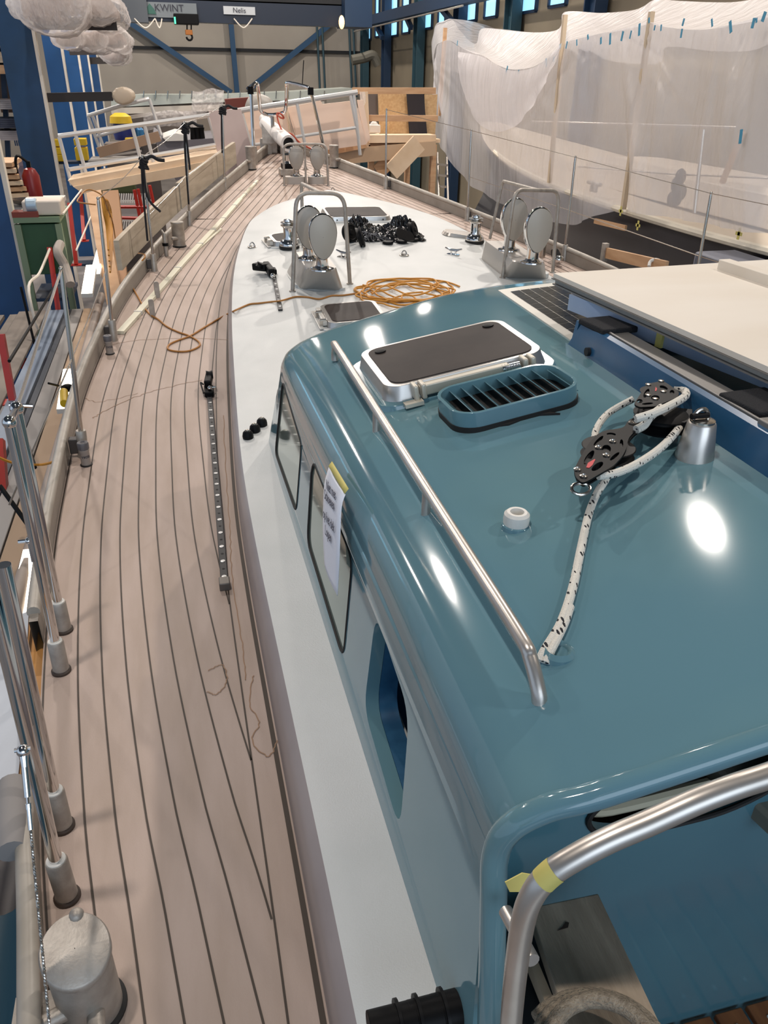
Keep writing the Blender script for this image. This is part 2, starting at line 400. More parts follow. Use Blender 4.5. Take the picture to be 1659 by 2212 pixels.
# overhead ducts and rails on the right
tag(obj('crane_runway', MB().box((8.9, 24, 3.85), (.35, 34, .35)), HALLD), 'dark crane runway beam along the right hall wall', 'beam')
tag(obj('overhead_pipe', MB().tube([P(765, 68, Y=38), P(1000, 12, Y=24)], .025, 8), ALU), 'thin grey pipe running along the right runway beam', 'pipe')
for a_, b__, w__ in (((870, 20), (888, 60), 'middle'), ((955, 20), (975, 45), 'nearest'), ((815, 60), (826, 82), 'farthest')):
    tag(obj('bay_brace', MB().beam(P(*a_, X=9), P(*b__, X=9), .15, .15), HALLD), w__+' dark diagonal brace in front of the right hall windows', 'brace')
tag(obj('extraction_arm', MB().tube(catmull([P(760, 130, Y=38), P(785, 125, Y=38), P(806, 120, Y=38), P(818, 140, Y=38)], 6), [.2]*19, 10), mat('arm_grey', '6a675c', .6)), 'grey flexible extraction arm on the far right corner column', 'duct')
tag(obj('crane_end_light', MB().ball(P(738, 48, Y=29), .12, sc=(.8, .8, 1.6)), mat('warm_lamp', 'ffd890', .4, emit='ffcc80', estr=3)), 'small warm light hanging below the right end of the crane girder', 'lamp')

# ================================================================ THE YACHT
MT = [(-1, .13), (1.0, .132), (1.7, .127), (2.6, .122), (3.3, .132), (4.2, .176), (5.29, .246), (6.27, .34), (7.13, .47), (7.87, .623), (8.18, .75), (8.5, .93), (8.73, 1.13), (8.84, 1.35), (8.87, 1.6)]
BT = [(-2, -.05), (-1, -.17), (.2, -.33), (1.2, -.474), (1.55, -.53), (2.2, -.605), (3, -.66), (3.6, -.668), (4.46, -.66), (5.08, -.617), (6.12, -.503), (7.09, -.32), (8.44, .03), (10.02, .52), (11.2, .93), (12, 1.22), (12.5, 1.42), (12.75, 1.56)]
XC = 1.6
def mg(Y): return smooth_tab(MT, Y)
def bw(Y): return smooth_tab(BT, Y)
boat = thing('sailing_yacht', 'long grey sailing yacht with teak-look side decks, white coachroof and teal deckhouse', 'boat', (1.6, 3, -2.0))
YS = [-.6+i*13.3/90 for i in range(91)]
def deckpt(u, v):
    Y = -.6+13.3*u; b = bw(Y); return (b+(3.2-2*b)*v, Y, sh(Y))
dk = MB()
def addstrip(mb, f, nu, nv): mb.grid(f, nu, nv)
# deck: side decks and foredeck, one surface with an opening for the cockpit
addstrip(dk, lambda u, v: (bw(-.6+9.5*u)+(mg(-.6+9.5*u)+.05-bw(-.6+9.5*u))*v, -.6+9.5*u, sh(-.6+9.5*u)), 180, 4)
addstrip(dk, lambda u, v: (3.2-(bw(-.6+9.5*u)+(mg(-.6+9.5*u)+.05-bw(-.6+9.5*u))*v), -.6+9.5*u, sh(-.6+9.5*u)), 180, 4)
def fdeck(u, v):
    Y = 8.0+4.7*u; b = bw(Y) if Y > 8.9 else mg(min(Y, 8.85)); return (b+(3.2-2*b)*v, Y, sh(Y)-.0015)
addstrip(dk, fdeck, 40, 8)
deck = tag(obj('deck', dk, TEAK, boat), 'teak-look deck planks with dark caulking')
sm = MB()
def ribbon(mb, pts, wd, up=.002):
    b = len(mb.v); n = len(pts)
    for i, p in enumerate(pts):
        t = (pts[min(i+1, n-1)]-pts[max(i-1, 0)]); s = Vector((t.y, -t.x, 0)).normalized()*wd/2
        mb.v += [p-s+Vector((0, 0, up)), p+s+Vector((0, 0, up))]
    for i in range(n-1): mb.face((b+2*i, b+2*i+1, b+2*i+3, b+2*i+2))
PW = .078
for side in (0, 1):
    for k in range(0, 26):
        run = []
        for i in range(180):
            Y = -.5+13.1*i/180; b = bw(Y); db = (bw(Y+.05)-bw(Y-.05))/.1
            X = b+(.008 if k == 0 else .115+PW*(k-1))*math.sqrt(1+db*db)
            lim = mg(Y)-.086 if Y < 8.8 else XC
            if X < lim and X > b: run.append(Vector((X if not side else 3.2-X, Y, sh(Y))))
            else:
                if len(run) > 2: ribbon(sm, run, .0055)
                run = []
        if len(run) > 2: ribbon(sm, run, .0055)
    for off, wd in ((.012, .014), (.085, .0055)):
        pts = []
        for i in range(140):
            Y = -.5+9.3*i/139; pts.append(Vector(((mg(Y)-off) if not side else 3.2-(mg(Y)-off), Y, sh(Y))))
        if off == .016: ribbon(sm, pts, wd)
        else: ribbon(sm, [p for p in pts if p.y < 8.6], wd)
ribbon(sm, [Vector((XC, Y, sh(Y))) for Y in [8.95+i*.2 for i in range(18)]], .006)
obj('caulking', sm, CAULK, deck)
# thin hand drawn line and stain marks lie in the deck as fine ribbons
st = MB()
def dline(pix, wd, jit=.004, n=8):
    pts = [PS(x, y, lambda X, Y: sh(Y)) for x, y in pix]; pts = catmull(pts, n)
    pts = [p+Vector((random.uniform(-jit, jit), random.uniform(-jit, jit), 0)) for p in pts]; ribbon(st, pts, wd, .0022)
dline([(240, 745), (300, 735), (400, 731), (470, 733), (497, 735)], .004)
dline([(200, 905), (225, 890), (300, 855), (370, 835), (440, 820)], .004, .01); dline([(185, 860), (215, 868), (300, 850)], .003, .008)
for pix in ([(483, 898), (485, 960), (490, 1050), (497, 1150), (500, 1230), (512, 1320), (525, 1400), (530, 1470)], [(450, 1450), (480, 1437), (490, 1470), (470, 1500), (448, 1495)], [(548, 1460), (540, 1520), (560, 1560), (545, 1600), (580, 1635), (600, 1600)]): dline(pix, .0035, .003)
obj('water_stain', st, mat('deck_stain', '96765c', .7), deck)
# hull below the deck
HLB = MB()
def hull(u, v, s):
    Y = -.6+13.5*u; b = bw(min(Y, 12.75))-.03; half = XC-b; z = sh(Y)*(1-v)+v*(-2.0+.6*u*u)
    x = XC-half*(1-v**2.6)*(1 if v < 1 else 0)-.02; return (x if not s else 3.2-x, Y-v*u*u*2.2, z)
HLB.grid(lambda u, v: hull(u, v, 0), 40, 12); HLB.grid(lambda u, v: hull(u, v, 1), 40, 12)
obj('hull', HLB, BULW, boat)
# bulwarks and their tubular cap rails
HB = .10
for s in (0, 1):
    m = MB(); X = lambda x: x if not s else 3.2-x
    def bq(u, v):
        Y = -.6+13.3*u; b = bw(Y); k = [(0, 0), (0, HB), (-.03, HB), (-.03, -.05)][round(v*3)]; return (X(b+k[0]), Y, sh(Y)+k[1])
    m.grid(bq, 160, 3)
    if s == 0:
        kp_ = [f for f in m.f if not 1.62 < sum(m.v[i].y for i in f)/4 < 2.42]; m.f = kp_; m.m = [0]*len(kp_)
    bb = tag(obj('bulwark', m, BULW, boat), 'grey primed bulwark')
    crt = MB(); seg = [(-.6, 12.5)] if s else [(-.6, 1.6), (2.44, 12.5)]
    for ya_, yb_ in seg: crt.tube([(X(bw(Y)-.016), Y, sh(Y)+HB+.006) for Y in [ya_+i*(yb_-ya_)/70 for i in range(71)]], .023, 12)
    obj('cap_rail', crt, mat('cap_rail_primer', 'aaa297', .42, col2='979085', nscale=8), bb)
# ---- coachroof
def ztr(X, Y):
    m = mg(Y)if Y < 8.86 else 1.5; hw = max(XC-m, .05); q = min(abs(X-XC)/hw, 1)
    return sh(Y)+.205+.075*(1-q*q)
def tpt(u, v, side=0):
    Y = -.5+9.36*(1-(1-u)**1.6)
    m = mg(Y); X = m+.035+(3.2-2*(m+.035))*v
    return (X, Y, ztr(X, Y))
crm = MB().grid(tpt, 90, 40)
def cent(f): return sum((crm.v[i] for i in f), Vector())/len(f)
keep = [f for f in crm.f if not (.46 < cent(f).x < 2.74 and cent(f).y < 3.2)]
crm.f = keep; crm.m = [0]*len(keep)
cr = obj('coachroof', crm, WHITE, boat)
cs = MB()
PR = [(0, 0), (.002, .1), (.006, .165), (.016, .192), (.035, .205)]
def spt(u, v):     # side band all round, from the aft port edge round the front to starboard
    q = u*2; s = 0 if q <= 1 else 1; uu = q if s == 0 else 2-q
    Y = -.5+9.36*(1-(1-uu)**1.6); m = mg(Y); a, z = PR[round(v*4)]
    x = m+a; x = min(x, XC); zz = z if z < .205 else ztr(m+a, Y)-sh(Y)
    fy = max(0, (Y-8.3)/.56)*(.03-a)*1.5
    return (x if s == 0 else 3.2-x, Y+fy, sh(Y)+zz)
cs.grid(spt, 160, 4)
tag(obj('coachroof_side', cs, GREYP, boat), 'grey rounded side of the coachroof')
# ---- deckhouse
KW = .0956
def wpx(X, Y):       # the port and starboard flanks spread a little towards the front
    s = min(max((Y-1.3)/1.9, 0), 1); s = s*s*(3-2*s); d = XC-abs(X-XC); k = min(max((.5-d)/.12, 0), 1); o = .028*s*k
    return X-o if X < XC else X+o
def wpz(X, Y, z):
    s = min(max((Y-1.3)/1.9, 0), 1); s = s*s*(3-2*s); d = XC-abs(X-XC); k = min(max((.5-d)/.12, 0), 1); return z-.02*s*k
def wallX(z): return .335+(z-.25)*KW
def PW_(px, py):      # point of the port deckhouse wall seen at a pixel
    d = ray(px, py); o = 0
    for _ in range(4):
        t = (.335-o+(1.77-.25)*KW)/(d.x-KW*d.z); p = CAM+d*t; o = .35-wpx(.35, p.y)
    return p
dh = thing('deckhouse', 'glossy teal deckhouse with rounded roof and three side windows', 'deckhouse', (1.6, 2, .22))
RZ = [(.376, .70), (.379, .735), (.392, .77), (.415, .797), (.45, .817), (.53, .845), (.6, .866), (.85, .915), (1.1, .95), (1.35, .972), (1.6, .98)]
def roofz(X, Y=0): return smooth_tab(RZ, XC-abs(X-XC))
YF = [(.37, 3.12), (.40, 3.17), (.46, 3.19), (.6, 3.2), (.75, 3.22), (1.09, 3.31), (1.6, 3.38)]
def yfront(X): return lerp(YF, XC-abs(X-XC))
YR = [(p.x, p.y+.004) for p in [PS(x, y, lambda X, Y: roofz(X), -.012) for x, y in [(1078, 1832), (1090, 1802), (1113, 1773), (1150, 1750), (1200, 1736), (1270, 1718), (1400, 1676), (1659, 1590)]]]
YR = [(.376, YR[0][1]+.01)]+[q for q in YR if q[0] > .38]+[(1.6, YR[-1][1]-.0)]
def yrear(X): return smooth_tab(YR, XC-abs(X-XC))
ru = [a for a, _ in RZ]; full = []
for i in range(len(RZ)-1):
    for k in range(3): full.append(RZ[i][0]+(RZ[i+1][0]-RZ[i][0])*k/3)
zz = [smooth_tab(RZ, x) for x in full]
full = full+[XC]+[3.2-x for x in reversed(full)]
rf = MB(); VS = [k/14 for k in range(15)]
def rpt(u, v):
    X = full[round(u*(len(full)-1))]; z = roofz(X); yr = yrear(X); yf = yfront(X)
    k = round(v*18)
    if k <= 13:
        y = yr+(yf-.10-yr)*k/13; return (wpx(X, y), y, wpz(X, y, z))
    a = (k-13)/5*PI/2*.85; dz = .05*(1-math.cos(a))
    drop = max(z-.70, 0)/.28
    return (wpx(X, yf), yf-.10+.10*math.sin(a), wpz(X, yf, z)-dz*drop*1.6)
rf.grid(rpt, len(full)-1, 18)
obj('roof', rf, TEAL, dh, sharp=60)
fr = MB()
def fpt(u, v):
    X = full[round(u*(len(full)-1))]; p = Vector(rpt(u, 1)); Xb = XC+(wpx(X, 3.4)-XC)*1.03
    q = Vector((Xb, yfront(X)+.30, ztr(Xb, 3.5)-.02)); return p.lerp(q, v)
fr.grid(fpt, len(full)-1, 6); obj('front_face', fr, TEAL, dh, sharp=60)
# window outlines on the port wall, in (Y, z)
def wp(pix, r=.05):
    q = [PW_(*p) for p in pix]; return rpoly([(a.y, a.z) for a in q], r)
W1 = wp([(610, 812), (595, 978), (640, 1108), (652, 955)], .05)
W2 = wp([(675, 985), (664, 1170), (742, 1425), (762, 1205)], .06)
W3 = wp([(812, 1322), (786, 1530), (864, 1798), (884, 1540)], .07)
zb = .20; zt = .702
rearp = PW_(1035, 2148)
outl = [(3.13, zt), (3.45, zb), (rearp.y-.05, zb), (YR[0][1], .60), (YR[0][1]+.005, zt)]
def sdv(l, n=12):
    o = []
    for i in range(len(l)):
        a, b_ = l[i], l[(i+1) % len(l)]
        for k in range(n): o.append((a[0]+(b_[0]-a[0])*k/n, a[1]+(b_[1]-a[1])*k/n))
    return o
outl = sdv(outl)
def warp(mb):
    mb.v = [Vector((v.x+(wpx(.36, v.y)-.36)*(1 if v.x < XC else -1), v.y, v.z-(.02*min(max((v.y-1.3)/1.9, 0), 1) if v.z > .6 else 0))) for v in mb.v]; return mb
for s in (0, 1):
    mb = MB()
    # map (y, z, depth) -> world: prism is built in (a, b) with c as depth
    if s == 0: Mx = Matrix(((0, KW, 1, .335-.25*KW), (1, 0, 0, 0), (0, 1, 0, 0), (0, 0, 0, 1)))
    else: Mx = Matrix(((0, -KW, -1, 3.2-.335+.25*KW), (1, 0, 0, 0), (0, 1, 0, 0), (0, 0, 0, 1)))
    mb.prism(outl, 0, .035, holes=[W1, W2, W3], M=Mx); warp(mb)
    wl = tag(obj('side_wall', mb, TEAL, dh, sharp=30), None)
    if s == 0:
        for W, nm in ((W1, 'forward'), (W2, 'middle')):
            g = warp(MB().prism(W, .003, .009, M=Mx)); gl = obj('window_glass', g, GLASSW, dh, sharp=20); tag(gl, 'pale mirror-like glass of the %s window' % nm)
            obj('window_gasket', warp(MB().tube([Mx @ Vector((a, b, .001)) for a, b in W], .0048, 8, closed=True)), RUBBER, dh)
        cy_ = sum(a for a, _ in W3)/len(W3); cz_ = sum(a for _, a in W3)/len(W3)
        big = [(cy_+(a-cy_)*1.10, cz_+(b-cz_)*1.16) for a, b in W3]
        obj('window_lining', warp(MB().prism(big, .036, .085, holes=[W3], M=Mx)), mat('dark_blue_lining', '1d4a6c', .35, col2='2c5c7e', nscale=18), dh)
# rolled rear lip
l1, l2 = PW_(1052, 2150), PW_(1066, 1960)
lip = [(l1.x, l1.y-.03, l1.z-.06), (l2.x, l2.y, l2.z), (.372, YR[0][1]-.008, .65)]+[(X, yrear(X)-.004, roofz(X)-.018) for X in full[2:-2]]+[(2.832, .735, .62), (2.86, rearp.y, .20)]
lp = [Vector(p) for p in lip]; L_ = [0]
for p_, q_ in zip(lp, lp[1:]): L_.append(L_[-1]+(q_-p_).length)
rsm = [lp[0]]
for i in range(1, len(lp)):
    if (lp[i]-rsm[-1]).length > .05: rsm.append(lp[i])
obj('rear_lip', MB().tube(catmull(rsm, 5), .022, 12), TEAL, dh)
# interior seen through the open window: blue lining, floor and a bulkhead
it = MB(); it.box((.47, 1.5, .19), (.18, 1.1, .03)); obj('window_ledge', it, BLUEP, dh, bevel=.006)
obj('inner_post', MB().box((.47, 1.72, .47), (.16, .05, .52)), BLUEP, dh, bevel=.008)
obj('cabin_sole', MB().box((1.75, 1.75, -.55), (2.2, 2.2, .04)), WOODD, dh)
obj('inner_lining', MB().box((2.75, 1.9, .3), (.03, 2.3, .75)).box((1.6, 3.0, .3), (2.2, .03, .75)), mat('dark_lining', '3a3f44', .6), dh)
# ================================================================ FITTINGS ON THE DECKHOUSE ROOF
RF = lambda X, Y: roofz(X)
def onroof(x, y, off=0): return PS(x, y, RF, off)
def rnormal(X):
    s = (roofz(X+.02)-roofz(X-.02))/.04; return Vector((-s, 0, 1)).normalized()
def frame_at(p, n=None, rz=0):       # local frame standing on the cambered roof
    n = n or rnormal(p.x); y = Vector((0, 1, 0)); x = y.cross(n).normalized(); y = n.cross(x)
    m = Matrix((x, y, n)).transposed().to_4x4(); m.translation = p
    return m @ Matrix.Rotation(rz, 4, 'Z')
# handrail
hr = thing('grab_rail', 'long tubular aluminium grab rail on the port side of the teal roof', 'handrail', (.6, 2, .87))
zr = .905; rail = [P(x, y, z=zr) for x, y in [(722, 742), (800, 868), (930, 1068), (1100, 1336), (1150, 1418)]]
x0 = .512; rail = [Vector((.512, y, zr)) for y in (rail[0].y-.03, 2.3, 1.8, 1.3, rail[-1].y+.06)]
ya, yb = rail[0].y, rail[-1].y
path = [Vector((.512, ya+.02, .845)), Vector((.512, ya+.018, .875)), Vector((.512, ya, .898))]+rail+[Vector((.513, yb-.05, .893)), Vector((.514, yb-.09, .858)), Vector((.515, yb-.1, .835))]
obj('rail_tube', MB().tube(catmull(path, 6), .0135, 14), ALU, hr)
for y in (ya+(yb-ya)*.37, ya+(yb-ya)*.67):
    obj('rail_foot', MB().lathe([(.012, -.03), (.011, .065)], (.512, y, .84), 12), ALU, hr)
# main hatch
def hatch(name, lab, cpix, W, D, surf, nrm, hgt=.05, hinge='rear', group=None, rz=0, base=True):
    p = PS(cpix[0], cpix[1], surf, hgt); p = p-Vector((0, 0, hgt)); Mx = frame_at(p, nrm(p), rz)
    t = thing(name, lab, 'hatch', p, 0, group)
    if base: obj('base_flange', MB().prism(rrect(W+.07, D+.06, .07), -.02, .008, M=Mx, top=.97), TEAL if surf is RF else WHITE, t, bevel=.004)
    obj('frame', MB().prism(rrect(W, D, .06, 8), .006, hgt, M=Mx, top=.95, holes=[]), mat('hatch_aluminium', 'c6c2bd', .3, .8), t, bevel=.004, sharp=50)
    obj('acrylic_lid', MB().prism(rrect(W-.075, D-.06, .045, 8), hgt-.004, hgt+.003, M=Mx), SMOKE, t, sharp=50)
    return t, Mx
roofn = lambda p: rnormal(p.x)
t, Mx = hatch('deck_hatch', 'large aluminium framed hatch with smoked pane on the teal deckhouse roof', (972, 757), .56, .415, RF, roofn, .055, rz=math.radians(1))
W_, D_ = .56, .415
obj('hinge_bar', MB().box((.02, -D_/2-.008, .032), (.36, .028, .03), M=None), mat('hinge_cream', 'cfc8b8', .45), t, world=False) if False else None
def loc(Mx, v): return Mx @ Vector(v)
hb = MB(); hb.add([], []); 
def lbox(mb, c, d, Mx, tap=1):
    q = MB().box(c, d, tap=tap); mb.add([Mx @ v for v in q.v], q.f); return mb
HCR = mat('hinge_cream_metal', 'c9c2b3', .4, .3)
obj('hinge_bar', lbox(MB(), (-.02, -D_/2-.006, .034), (.30, .03, .034), Mx), HCR, t, bevel=.004)
for x in (-.185, -.16, .18, .205):
    obj('hinge_lug', lbox(MB(), (x, -D_/2-.01, .036), (.016, .05, .05), Mx), HCR, t, bevel=.006)
sp = MB(); hel = []
for i in range(150):
    a = i/150*2*PI*13; hel.append(loc(Mx, (.135+(i/150-.5)*.06, -D_/2-.012+.013*math.cos(a), .036+.013*math.sin(a))))
obj('hinge_spring', sp.tube(hel, .0028, 6), CHROME, t)
obj('hinge_foot', lbox(lbox(MB(), (-.2, -D_/2-.035, .008), (.06, .03, .012), Mx), (.23, -D_/2-.03, .008), (.06, .03, .012), Mx), HCR, t)
for x in (-.2, .2):
    obj('lid_fastener', MB().lathe([(.02, 0), (.02, .004), (.012, .006)], (0, 0, 0), 16, M=Mx @ Matrix.Translation((x, .135, .058))), BLACK, t)
# dome vent grille
t = thing('ventilation_grille', 'teal oblong ventilation grille with slanted louvres behind the big hatch', 'grille', onroof(1098, 870))
p = onroof(1100, 838, .055)-Vector((0, 0, .055)); Mx = frame_at(p, rz=math.radians(3)); gw, gd = .395, .23
out = rrect(gw, gd, .075, 8); inn = rrect(gw-.02, gd-.02, .066, 8)
obj('rim', MB().prism(out, .012, .058, holes=[inn], M=Mx), TEAL, t, bevel=.002)
obj('duct', MB().prism(rrect(gw-.02, gd-.02, .066, 8), .003, .008, M=Mx), DARK, t)
lv = MB()
def inside(x, y, w, h, r):
    dx = abs(x)-(w/2-r); dy = abs(y)-(h/2-r)
    return (dx <= 0 or dy <= 0 or dx*dx+dy*dy < r*r) and abs(x) < w/2 and abs(y) < h/2
for k in range(10):
    xm = -gw/2+.028+k*(gw-.045)/9
    ys = [y for y in [(-1+2*i/60)*gd/2 for i in range(61)] if inside(xm, y, gw-.012, gd-.012, .07)]
    m_ = Mx @ Matrix.Translation((xm, (ys[0]+ys[-1])/2, .036)) @ Matrix.Rotation(math.radians(-46), 4, 'Y')
    s = MB().box((0, 0, 0), (.0025, ys[-1]-ys[0], .030)); lb = MB(); lb.add([m_ @ v for v in s.v], s.f); obj('louvre', lb, TEAL, t)
obj('gasket', MB().prism(rrect(gw+.004, gd+.004, .075, 8), -.012, .013, M=Mx), RUBBER, t)
fm = [onroof(*q, .002) for q in [(1000, 905), (1045, 925), (1100, 918), (1150, 898), (1210, 895), (1100, 880)]]
b = MB(); b.prism([(q.x, q.y) for q in fm], 0, .006); b.v = [Vector((v.x, v.y, roofz(v.x)+v.z)) for v in b.v]
tag(obj('foam_strip', b, RUBBER), 'black foam scrap sticking out from under the ventilation grille', 'foam')
# white through deck fitting
p = onroof(1114, 1135); t = thing('deck_fitting', 'short white nylon ring fitting with a hole on the teal roof', 'fitting', p)
obj('body', MB().lathe([(.028, -.01), (.030, .018), (.029, .03), (.023, .036), (.016, .036), (.014, .018), (.001, .018)], n=28), BONE, t, world=False)
obj('skirt', MB().lathe([(.034, -.01), (.033, .004), (.03, .006)], n=28), TEAL, t, world=False)
# conical aluminium mount with shackle
p = onroof(1500, 985); t = thing('block_mount', 'conical aluminium pad with a steel shackle, holding the big black blocks', 'mount', p)
obj('cone', MB().lathe([(.047, -.01), (.046, .006), (.034, .088), (.031, .092), (.001, .092)], n=32), ALU, t, world=False)
obj('eye_plate', MB().lathe([(.03, .092), (.03, .097), (.022, .099)], n=24), STEEL, t, world=False)
obj('shackle', MB().tube([Vector((.02*math.cos(a)-.004, .004, .099+.024*math.sin(a))) for a in [PI*k/10 for k in range(11)]], .0055, 8), STEEL, t, world=False)
obj('shackle_pin', MB().tube([(-.034, 0, .108), (.012, 0, .108)], .0075, 10), BLACKM, t, world=False)
# blocks
def z5(x, y): return (x/4.1475+1200, y/4.1475+800)
def plate(mb, pts, z, th, holes=(), tilt=None):
    q = [P(*z5(*a), z=z) for a in pts]; H = []
    for h in holes: H.append([(v.x, v.y) for v in [P(*z5(*a), z=z) for a in h]])
    mb.prism([(v.x, v.y) for v in q], z-th, z, holes=H)
def ell(cx, cy, rx, ry, a=0, n=14):
    a = math.radians(a); return [(cx+rx*math.cos(t)*math.cos(a)-ry*math.sin(t)*math.sin(a), cy+rx*math.cos(t)*math.sin(a)+ry*math.sin(t)*math.cos(a)) for t in [2*PI*k/n for k in range(n)]]
main = rpoly([(165, 890), (215, 790), (300, 650), (375, 570), (450, 535), (540, 525), (615, 510), (650, 450), (690, 425), (740, 440), (762, 480), (740, 525), (680, 575), (650, 620), (640, 690), (600, 770), (520, 855), (400, 925), (300, 985), (240, 1010), (180, 960)], 30, 3)
hs = [ell(455, 705, 42, 38), ell(500, 572, 42, 14, 5), ell(385, 630, 60, 16, -45), ell(592, 655, 16, 38), ell(300, 780, 75, 26, -55), ell(375, 860, 62, 26, -35), ell(530, 770, 55, 15, -40)]
ma = onroof(*z5(450, 800)); bt = thing('rope_block', 'big black double block with slotted cheeks lying on the teal roof', 'block', ma)
ZB = onroof(*z5(450, 705)).z+.075
m = MB(); plate(m, main, ZB, .005, hs); obj('cheek', m, BLACK, bt, bevel=.0015)
m = MB(); plate(m, [(x+8, y+22) for x, y in main], ZB-.035, .005); obj('cheek', m, BLACK, bt)
c = P(*z5(470, 720), z=ZB-.02)
obj('sheave', MB().lathe([(.062, -.013), (.064, -.011), (.052, 0), (.064, .011), (.062, .013)], c, 32), BLACKM, bt)
c2 = P(*z5(300, 870), z=ZB-.02); obj('spacer', MB().box(c2, (.04, .04, .03), rz=.8), BLACK, bt, bevel=.006)
for q in [(512, 640), (385, 695), (455, 765), (195, 890), (250, 952), (692, 475)]:
    r = .0085 if q != (692, 475) else .0115
    obj('screw', MB().lathe([(r, -.002), (r, .003), (r*.6, .005), (r*.45, .002)], P(*z5(*q), z=ZB), 14), STEEL, bt)
qq = [P(*z5(*a), z=ZB+.0006) for a in [(275, 870), (290, 830), (350, 795), (357, 800), (330, 850), (300, 875)]]
obj('red_mark', MB().prism([(v.x, v.y) for v in qq], ZB+.0004, ZB+.001), REDD, bt)
pe = P(*z5(205, 1040), z=ZB-.03); obj('shackle', MB().tube([pe+Vector((.022*math.cos(a), .012*math.sin(a)-.012, .008*math.sin(a))) for a in [2*PI*k/14 for k in range(14)]], .004, 8, closed=True), STEEL, bt)
tri = rpoly([(700, 300), (760, 210), (815, 120), (880, 108), (960, 92), (1005, 118), (1085, 175), (1112, 200), (1095, 240), (900, 322), (750, 330)], 25, 3)
ZT = ZB+.035
tt = thing('rope_block', 'black triangular cheek block on top, nearest the sliding hatch', 'block', P(*z5(900, 220), z=ZT-.05))
m = MB(); plate(m, tri, ZT, .005, [ell(895, 245, 38, 22), ell(815, 205, 45, 18, -60), ell(970, 155, 38, 16, 20), ell(1045, 195, 20, 20), ell(755, 275, 25, 18), ell(825, 298, 50, 9, -5)]); obj('cheek', m, BLACKM, tt, bevel=.0015)
m = MB(); plate(m, [(x+10, y+40) for x, y in tri], ZT-.03, .005); obj('cheek', m, BLACKM, tt)
obj('sheave', MB().lathe([(.05, -.012), (.04, 0), (.05, .012)], P(*z5(920, 230), z=ZT-.017), 28), BLACKM, tt)
for q in [(830, 130), (945, 98), (828, 225), (965, 192), (893, 258)]: obj('screw', MB().lathe([(.008, -.002), (.008, .003), (.004, .004)], P(*z5(*q), z=ZT), 12), STEEL, tt)
qq = [P(*z5(*a), z=ZT+.0006) for a in [(890, 185), (897, 148), (910, 165), (903, 185)]]
obj('red_mark', MB().prism([(v.x, v.y) for v in qq], ZT+.0004, ZT+.001), REDD, tt)
cw = P(*z5(950, 400), z=ZB+.01); wt = thing('rope_block', 'flat round black turning block shackled to the conical pad', 'block', cw-Vector((0, 0, .05)))
obj('cheek', MB().lathe([(.07, 0), (.071, .004), (.05, .012), (.02, .014)], cw, 32), BLACK, wt)
obj('sheave', MB().lathe([(.056, -.04), (.058, -.034), (.046, -.022), (.058, -.01), (.056, 0)], cw, 32), BLACK, wt)
tang = [P(*z5(*q), z=cw.z+.006) for q in [(1090, 330), (1230, 345), (1235, 440), (1150, 470), (1060, 450)]]
obj('tang', MB().prism([(v.x, v.y) for v in tang], cw.z-.03, cw.z+.006), BLACKM, wt, bevel=.003)
# braided line
def ropemat():
    m = mat('white_braid_black_fleck', 'e2ddd2', .75, bump=.5, bscale=420); nt = m.node_tree; b = nt.nodes['Principled BSDF']; L = nt.links.new
    n = nt.nodes.new('ShaderNodeTexVoronoi'); n.inputs['Scale'].default_value = 46; n.inputs['Randomness'].default_value = .55
    mp = nt.nodes.new('ShaderNodeMapping'); mp.inputs['Scale'].default_value = (2.2, .8, 1.6); tc = nt.nodes.new('ShaderNodeTexCoord'); L(tc.outputs['Object'], mp.inputs[0]); L(mp.outputs[0], n.inputs['Vector'])
    r = nt.nodes.new('ShaderNodeMath'); r.operation = 'LESS_THAN'; r.inputs[1].default_value = .27; L(n.outputs['Distance'], r.inputs[0])
    x = nt.nodes.new('ShaderNodeMix'); x.data_type = 'RGBA'; x.inputs[6].default_value = lin('e2ddd2'); x.inputs[7].default_value = lin('17171f')
    L(r.outputs[0], x.inputs[0]); L(x.outputs[2], b.inputs['Base Color']); return m
ROPEW = ropemat()
rt = thing('mainsheet_rope', 'white braided rope with black flecks led through the black blocks on the roof', 'rope', onroof(1250, 1200))
def ropeseg(pz): return catmull([P(x, y, z=z) if z > .5 else onroof(x, y, z) for x, y, z in pz], 6)
RR = .0092
obj('strand', MB().tube(ropeseg([(1165, 1428, .004), (1180, 1400, .01), (1212, 1345, .012), (1237, 1270, .012), (1256, 1180, .012), (1272, 1110, .012), (1290, 1065, .02), (1312, 1025, .03), (1300, 985, .035), (1285, 950, .035), (1292, 920, .04), (1318, 890, .045), (1368, 862, .07)]), RR, 10), ROPEW, rt)
obj('strand', MB().tube(ropeseg([(1178, 1432, .004), (1192, 1402, .01), (1218, 1350, .01), (1232, 1310, .01)]), RR*.9, 10), ROPEW, rt)
obj('strand', MB().tube(ropeseg([(1462, 838, ZT-.02), (1480, 845, ZT-.01), (1478, 858, ZT+.005), (1440, 880, ZT+.01), (1405, 895, ZT+.008), (1372, 905, ZT)]), RR*1.15, 10), ROPEW, rt)
obj('strand', MB().tube(ropeseg([(1430, 880, ZT+.004), (1405, 900, ZB+.028), (1392, 918, ZB+.012), (1374, 928, ZB+.005)]), RR*1.15, 10), ROPEW, rt)
obj('strand', MB().tube(ropeseg([(1470, 903, ZB+.01), (1466, 925, ZB), (1430, 965, ZB-.005), (1380, 1000, ZB-.01), (1330, 1022, ZB-.015), (1292, 1028, ZB-.015)]), RR*1.05, 10), ROPEW, rt)
p = onroof(1205, 1410); tag(obj('rope_fairlead', MB().lathe([(.034, -.02), (.032, .004), (.024, .012), (.018, .006), (.016, -.004)], p, 28), TEAL), 'teal ring fairlead at the aft end of the grab rail', 'fairlead')
